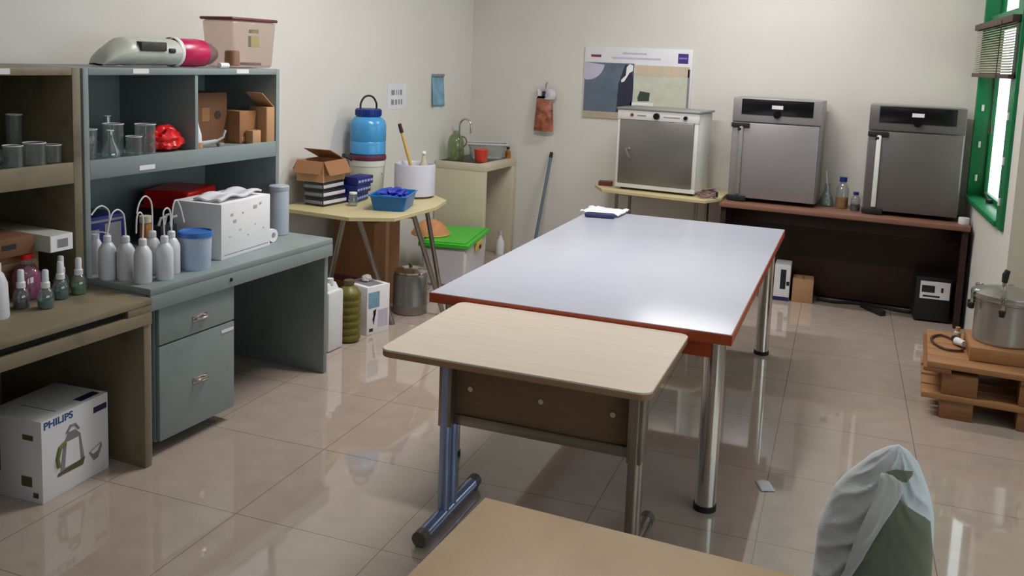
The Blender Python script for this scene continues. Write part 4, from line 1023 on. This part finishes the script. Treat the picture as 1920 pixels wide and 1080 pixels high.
# ------------------------------------------------------------------ right: pallet, pot; jacket on a chair
def right_side():
    t = thing('pallet', 'two-tier wooden pallet in front of the dark bench end', 'pallet', (.145, 4.98, 0), 0)
    L, D = 1.0, .64
    def bk(x0, x1, y0, y1, z0, z1, n='block', m='pine_dark'): G().box(x0, x1, y0, y1, z0, z1, .004).obj(n, W[m], t)
    for x in (.09, .44, .82):
        for y in (0.0, D - .13): bk(x, x + .155, y, y + .12, 0, .095)
        for y in (.0, D - .13): bk(x, x + .165, y + .005, y + .115, .125, .235)
    for y in (0, .16, .33, .51): bk(0, L, y - .005, y + .13, .095, .125, 'deck_board', 'pine')
    for x in (.0, .44, .85): bk(x, x + .13, -.003, D + .003, .235, .258, 'cross_board', 'pine_dark')
    for y in (0, .13, .26, .39, .52): bk(.015, L, y - .003, y + .122, .258, .288, 'deck_board', 'pine')
    t = thing('wood_beam', 'thick pine block under the pot on the upper pallet deck', 'wood', (.355, 5.10, .2885), 2)
    G().box(0, .5, 0, .36, 0, .072, .005).obj('beam', W['pine'], t)
    G().box(-.001, .0, .05, .3, .02, .05).obj('saw_mark', W['pine_dark'], t)
    z = .361
    t = thing('pressure_pot', 'large aluminium pressure pot with clamped lid on the pallet', 'pot', (.515, 5.30, z))
    r = .145
    G().lathe([(0, 0), (r * .95, 0), (r, .01), (r, .215), (r * 1.03, .22), (r * 1.03, .235), (0, .235)], seg=56).obj('pot_body', W['aluminium'], t)
    G().lathe([(0, .2355), (r * 1.16, .2355), (r * 1.18, .245), (r * 1.16, .262), (r * .9, .275), (r * .4, .29), (0, .293)], seg=56).obj('lid', W['aluminium'], t)
    for k in range(6):
        a = R(20 + 60 * k); M = Matrix.Rotation(a, 4, 'Z')
        c = G().box(r * 1.0, r * 1.24, -.014, .014, .262, .276, .003, M=M).box(r * 1.19, r * 1.25, -.010, .010, .19, .27, .003, M=M)
        c.obj('lid_clamp', W['chrome'], t)
        cc = Matrix.Rotation(a, 4, 'Z') @ Vector((r * 1.22, 0, .2))
        G().cyl(cc, cc + Vector((0, 0, -.03)), .017, .013, seg=14).obj('clamp_knob', W['black_rubber'], t)
    G().cyl((-.02, -.02, .285), (-.02, -.02, .325), .010, seg=14).obj('valve_stem', W['chrome'], t)
    G().tube([(-.02, -.02, .32), (-.018, -.02, .36), (-.01, -.02, .385)], [.014, .017, .013], 14).obj('valve_handle', W['black_rubber'], t)
    G().tube([(-.145, .03, .16), (-.175, .03, .16), (-.175, .03, .19), (-.14, .03, .19)], .008, 10).obj('side_handle', W['black_rubber'], t)
    t = thing('power_lead', 'looped brown lead with a pale connector on the pallet deck', 'lead', (0, 0, .289))
    p = smooth_path([(.335, 5.33, .02), (.30, 5.42, .008), (.235, 5.49, .008), (.185, 5.42, .008), (.19, 5.31, .008), (.245, 5.22, .008), (.31, 5.22, .008), (.335, 5.26, .008)], 8)
    G().tube(p, .0065, 8).obj('cord', W['cord_brown'], t)
    G().cyl((.298, 5.40, .022), (.305, 5.355, .024), .021, .021, seg=18).obj('collar', W['black_rubber'], t)
    G().cyl((.305, 5.355, .024), (.34, 5.29, .03), .021, .016, seg=18).obj('connector', W['tape_white'], t)
    t = thing('bottle', 'little cream bottle upright behind the pale connector', 'bottle', (.31, 5.44, .2885))
    G().lathe([(0, 0), (.016, 0), (.018, .004), (.018, .05), (.010, .06), (0, .06)], seg=20).obj('vessel', W['counter_cream'], t)
    G().lathe([(0, .06), (.012, .06), (.012, .08), (0, .082)], seg=16).obj('cap', W['cardboard_pale'], t)

    # chair with a jacket over its back
    ch = thing('chair', 'black chair in the foreground hidden beneath the pale jacket', 'chair', (0, 2.33, 0))
    G().box(-.14, .145, -.36, .0, .42, .455, .015).obj('seat', W['chair_black'], ch)
    G().box(-.075, .085, .005, .03, .46, .66, .012).obj('backrest', W['chair_black'], ch)
    for x in (-.115, .12):
        for y in (-.33, -.02): G().cyl((x, y, 0), (x, y, .42), .013, seg=14).obj('leg', W['chair_black'], ch)
    for x in (-.055, .065): G().cyl((x, .018, .44), (x, .018, .5), .011, seg=12).obj('back_post', W['chair_black'], ch)
    Lf = [(.839, .031), (.828, .005), (.804, -.027), (.741, -.082), (.701, -.109), (.624, -.131), (.584, -.140), (.503, -.142), (.33, -.15)]
    Rt = [(.839, .031), (.826, .055), (.804, .077), (.769, .094), (.719, .114), (.67, .125), (.579, .13), (.503, .131), (.33, .135)]
    def ev(P, z):
        for (za, xa), (zb, xb) in zip(P, P[1:]):
            if z <= za and z >= zb: return xa + (xb - xa) * (za - z) / max(1e-6, za - zb)
        return P[-1][1]
    def S(u, z, off=0.0, side=-1, panel=False):
        a, b = ev(Lf, z), ev(Rt, z); c = (a + b) / 2; w = (b - a) / 2
        d = min(.07, .55 * w + .004)
        k = max(0.0, 1 - u * u) ** .5
        # gathered folds: long ridges that sag from the front band to the outer side
        n1 = noise.noise(Vector((u * 1.3, z * 6.0, side * 3.0)))
        n2 = noise.noise(Vector((u * 2.2 + 4, z * 9.0, side * 5.0)))
        ph = (z - .16 * u * (1 if u < .25 else -1.2)) * 92 + 5.5 * n1 + 2.0 * n2
        rid = 1 - abs(math.sin(ph * .5)) ** .75 * 1.6
        wr = .0135 * (.55 + 1.3 * n2) * rid * (.45 + .55 * min(1, abs(u - .2) * 1.6)) + .012 * n1 + .003 * noise.noise(Vector((u * 9, z * 40, 4)))
        if panel: wr = .35 * wr
        wr *= min(1, (.839 - z) * 12)
        y = side * (d * k + off * min(1, k * 3)) + (wr if side > 0 else -wr) * k
        return Vector((c + w * u * (1 + .0), 2.345 + y, z))
    t = thing('jacket', 'pale grey jacket hooded over a chair back in the foreground', 'jacket', (0, 0, 0))
    zt, zb = .839, .33
    def shell(u, v):
        a = u * 2 * PI; z = zt + (zb - zt) * v ** 1.25
        uu = math.cos(a); side = -1 if math.sin(a) >= 0 else 1
        return S(uu, z, 0, side)
    G().grid(shell, 110, 120).obj('outer_fabric', W['cloth_grey'], t, angle=70)
    def inpoly(poly, off, name, m, n=26):
        # panel laid on the front of the cloth; poly = left edge and right edge as functions of height
        zs = [p[0] for p in poly]; z1, z0 = zs[0], zs[-1]
        def f(u, v):
            z = z1 + (z0 - z1) * v
            for (za, la, ra), (zc, lc, rc_) in zip(poly, poly[1:]):
                if za >= z >= zc:
                    k = (za - z) / (za - zc); l = la + (lc - la) * k; r_ = ra + (rc_ - ra) * k; break
            x = l + (r_ - l) * u
            a, b = ev(Lf, z), ev(Rt, z); uu = max(-.995, min(.995, (x - (a + b) / 2) / ((b - a) / 2)))
            return S(uu, z, off, -1, True)
        G().grid(f, n, n).obj(name, W[m], t, solid=.004, angle=70)
    inpoly([(.733, .040, .042), (.687, .012, .113), (.6, -.02, .126), (.526, -.052, .129), (.40, -.10, .13)], .022, 'lining', 'cloth_lining')
    inpoly([(.786, -.003, .022), (.768, -.006, .050), (.733, -.012, .042), (.672, -.03, .012), (.63, -.045, -.004), (.526, -.066, -.045), (.40, -.12, -.09)], .028, 'front_band', 'cloth_edge')
    inpoly([(.797, .030, .066), (.788, .006, .066), (.772, .045, .054)], .019, 'neck_shadow_patch', 'cloth_lining', 10)  # lining-coloured patch standing in for the shadow hole under the collar

# ------------------------------------------------------------------ camera, world, view
def camera():
    f, pitch, roll, yaw = 1694.653, 0.1253021, 0.0391939, 0.4177868
    cz, sz = math.cos(yaw), math.sin(yaw); cp, sp = math.cos(pitch), math.sin(pitch); cr, sr = math.cos(roll), math.sin(roll)
    right = Vector((cz, sz, 0)); fwd = Vector((-sz, cz, 0)); up = Vector((0, 0, 1))
    f2 = fwd * cp - up * sp; u2 = up * cp + fwd * sp
    r3 = right * cr + u2 * sr; u3 = -right * sr + u2 * cr
    M = Matrix((r3, u3, -f2)).transposed().to_4x4(); M.translation = (0, 0, 1.75)
    cd = bpy.data.cameras.new('camera'); cam = bpy.data.objects.new('camera', cd); C.objects.link(cam)
    cam.matrix_world = M; cd.sensor_width = 36; cd.sensor_fit = 'HORIZONTAL'; cd.lens = 36 * f / 1920
    cd.shift_y = -(540 - 320) / 1920; cd.clip_start = .05
    bpy.context.scene.camera = cam

def world():
    w = bpy.data.worlds.new('sky'); bpy.context.scene.world = w; w.use_nodes = True
    bg = w.node_tree.nodes['Background']; bg.inputs['Color'].default_value = (.93, .96, 1.0, 1); bg.inputs['Strength'].default_value = SKY
    vs = bpy.context.scene.view_settings
    bpy.context.scene.display_settings.display_device = 'sRGB'
    vs.view_transform = 'Standard'; vs.look = 'None'; vs.gamma = 1; vs.exposure = EXPO; vs.use_curve_mapping = False

SKY = 3.6
EXPO = -0.20
room(); steel_desks(); wash_bottles(); desk_goods(); hutch_goods(); olive_desk_goods()
corner_table(); sink(); wall_things(); far_side(); tables(); right_side(); camera(); world()
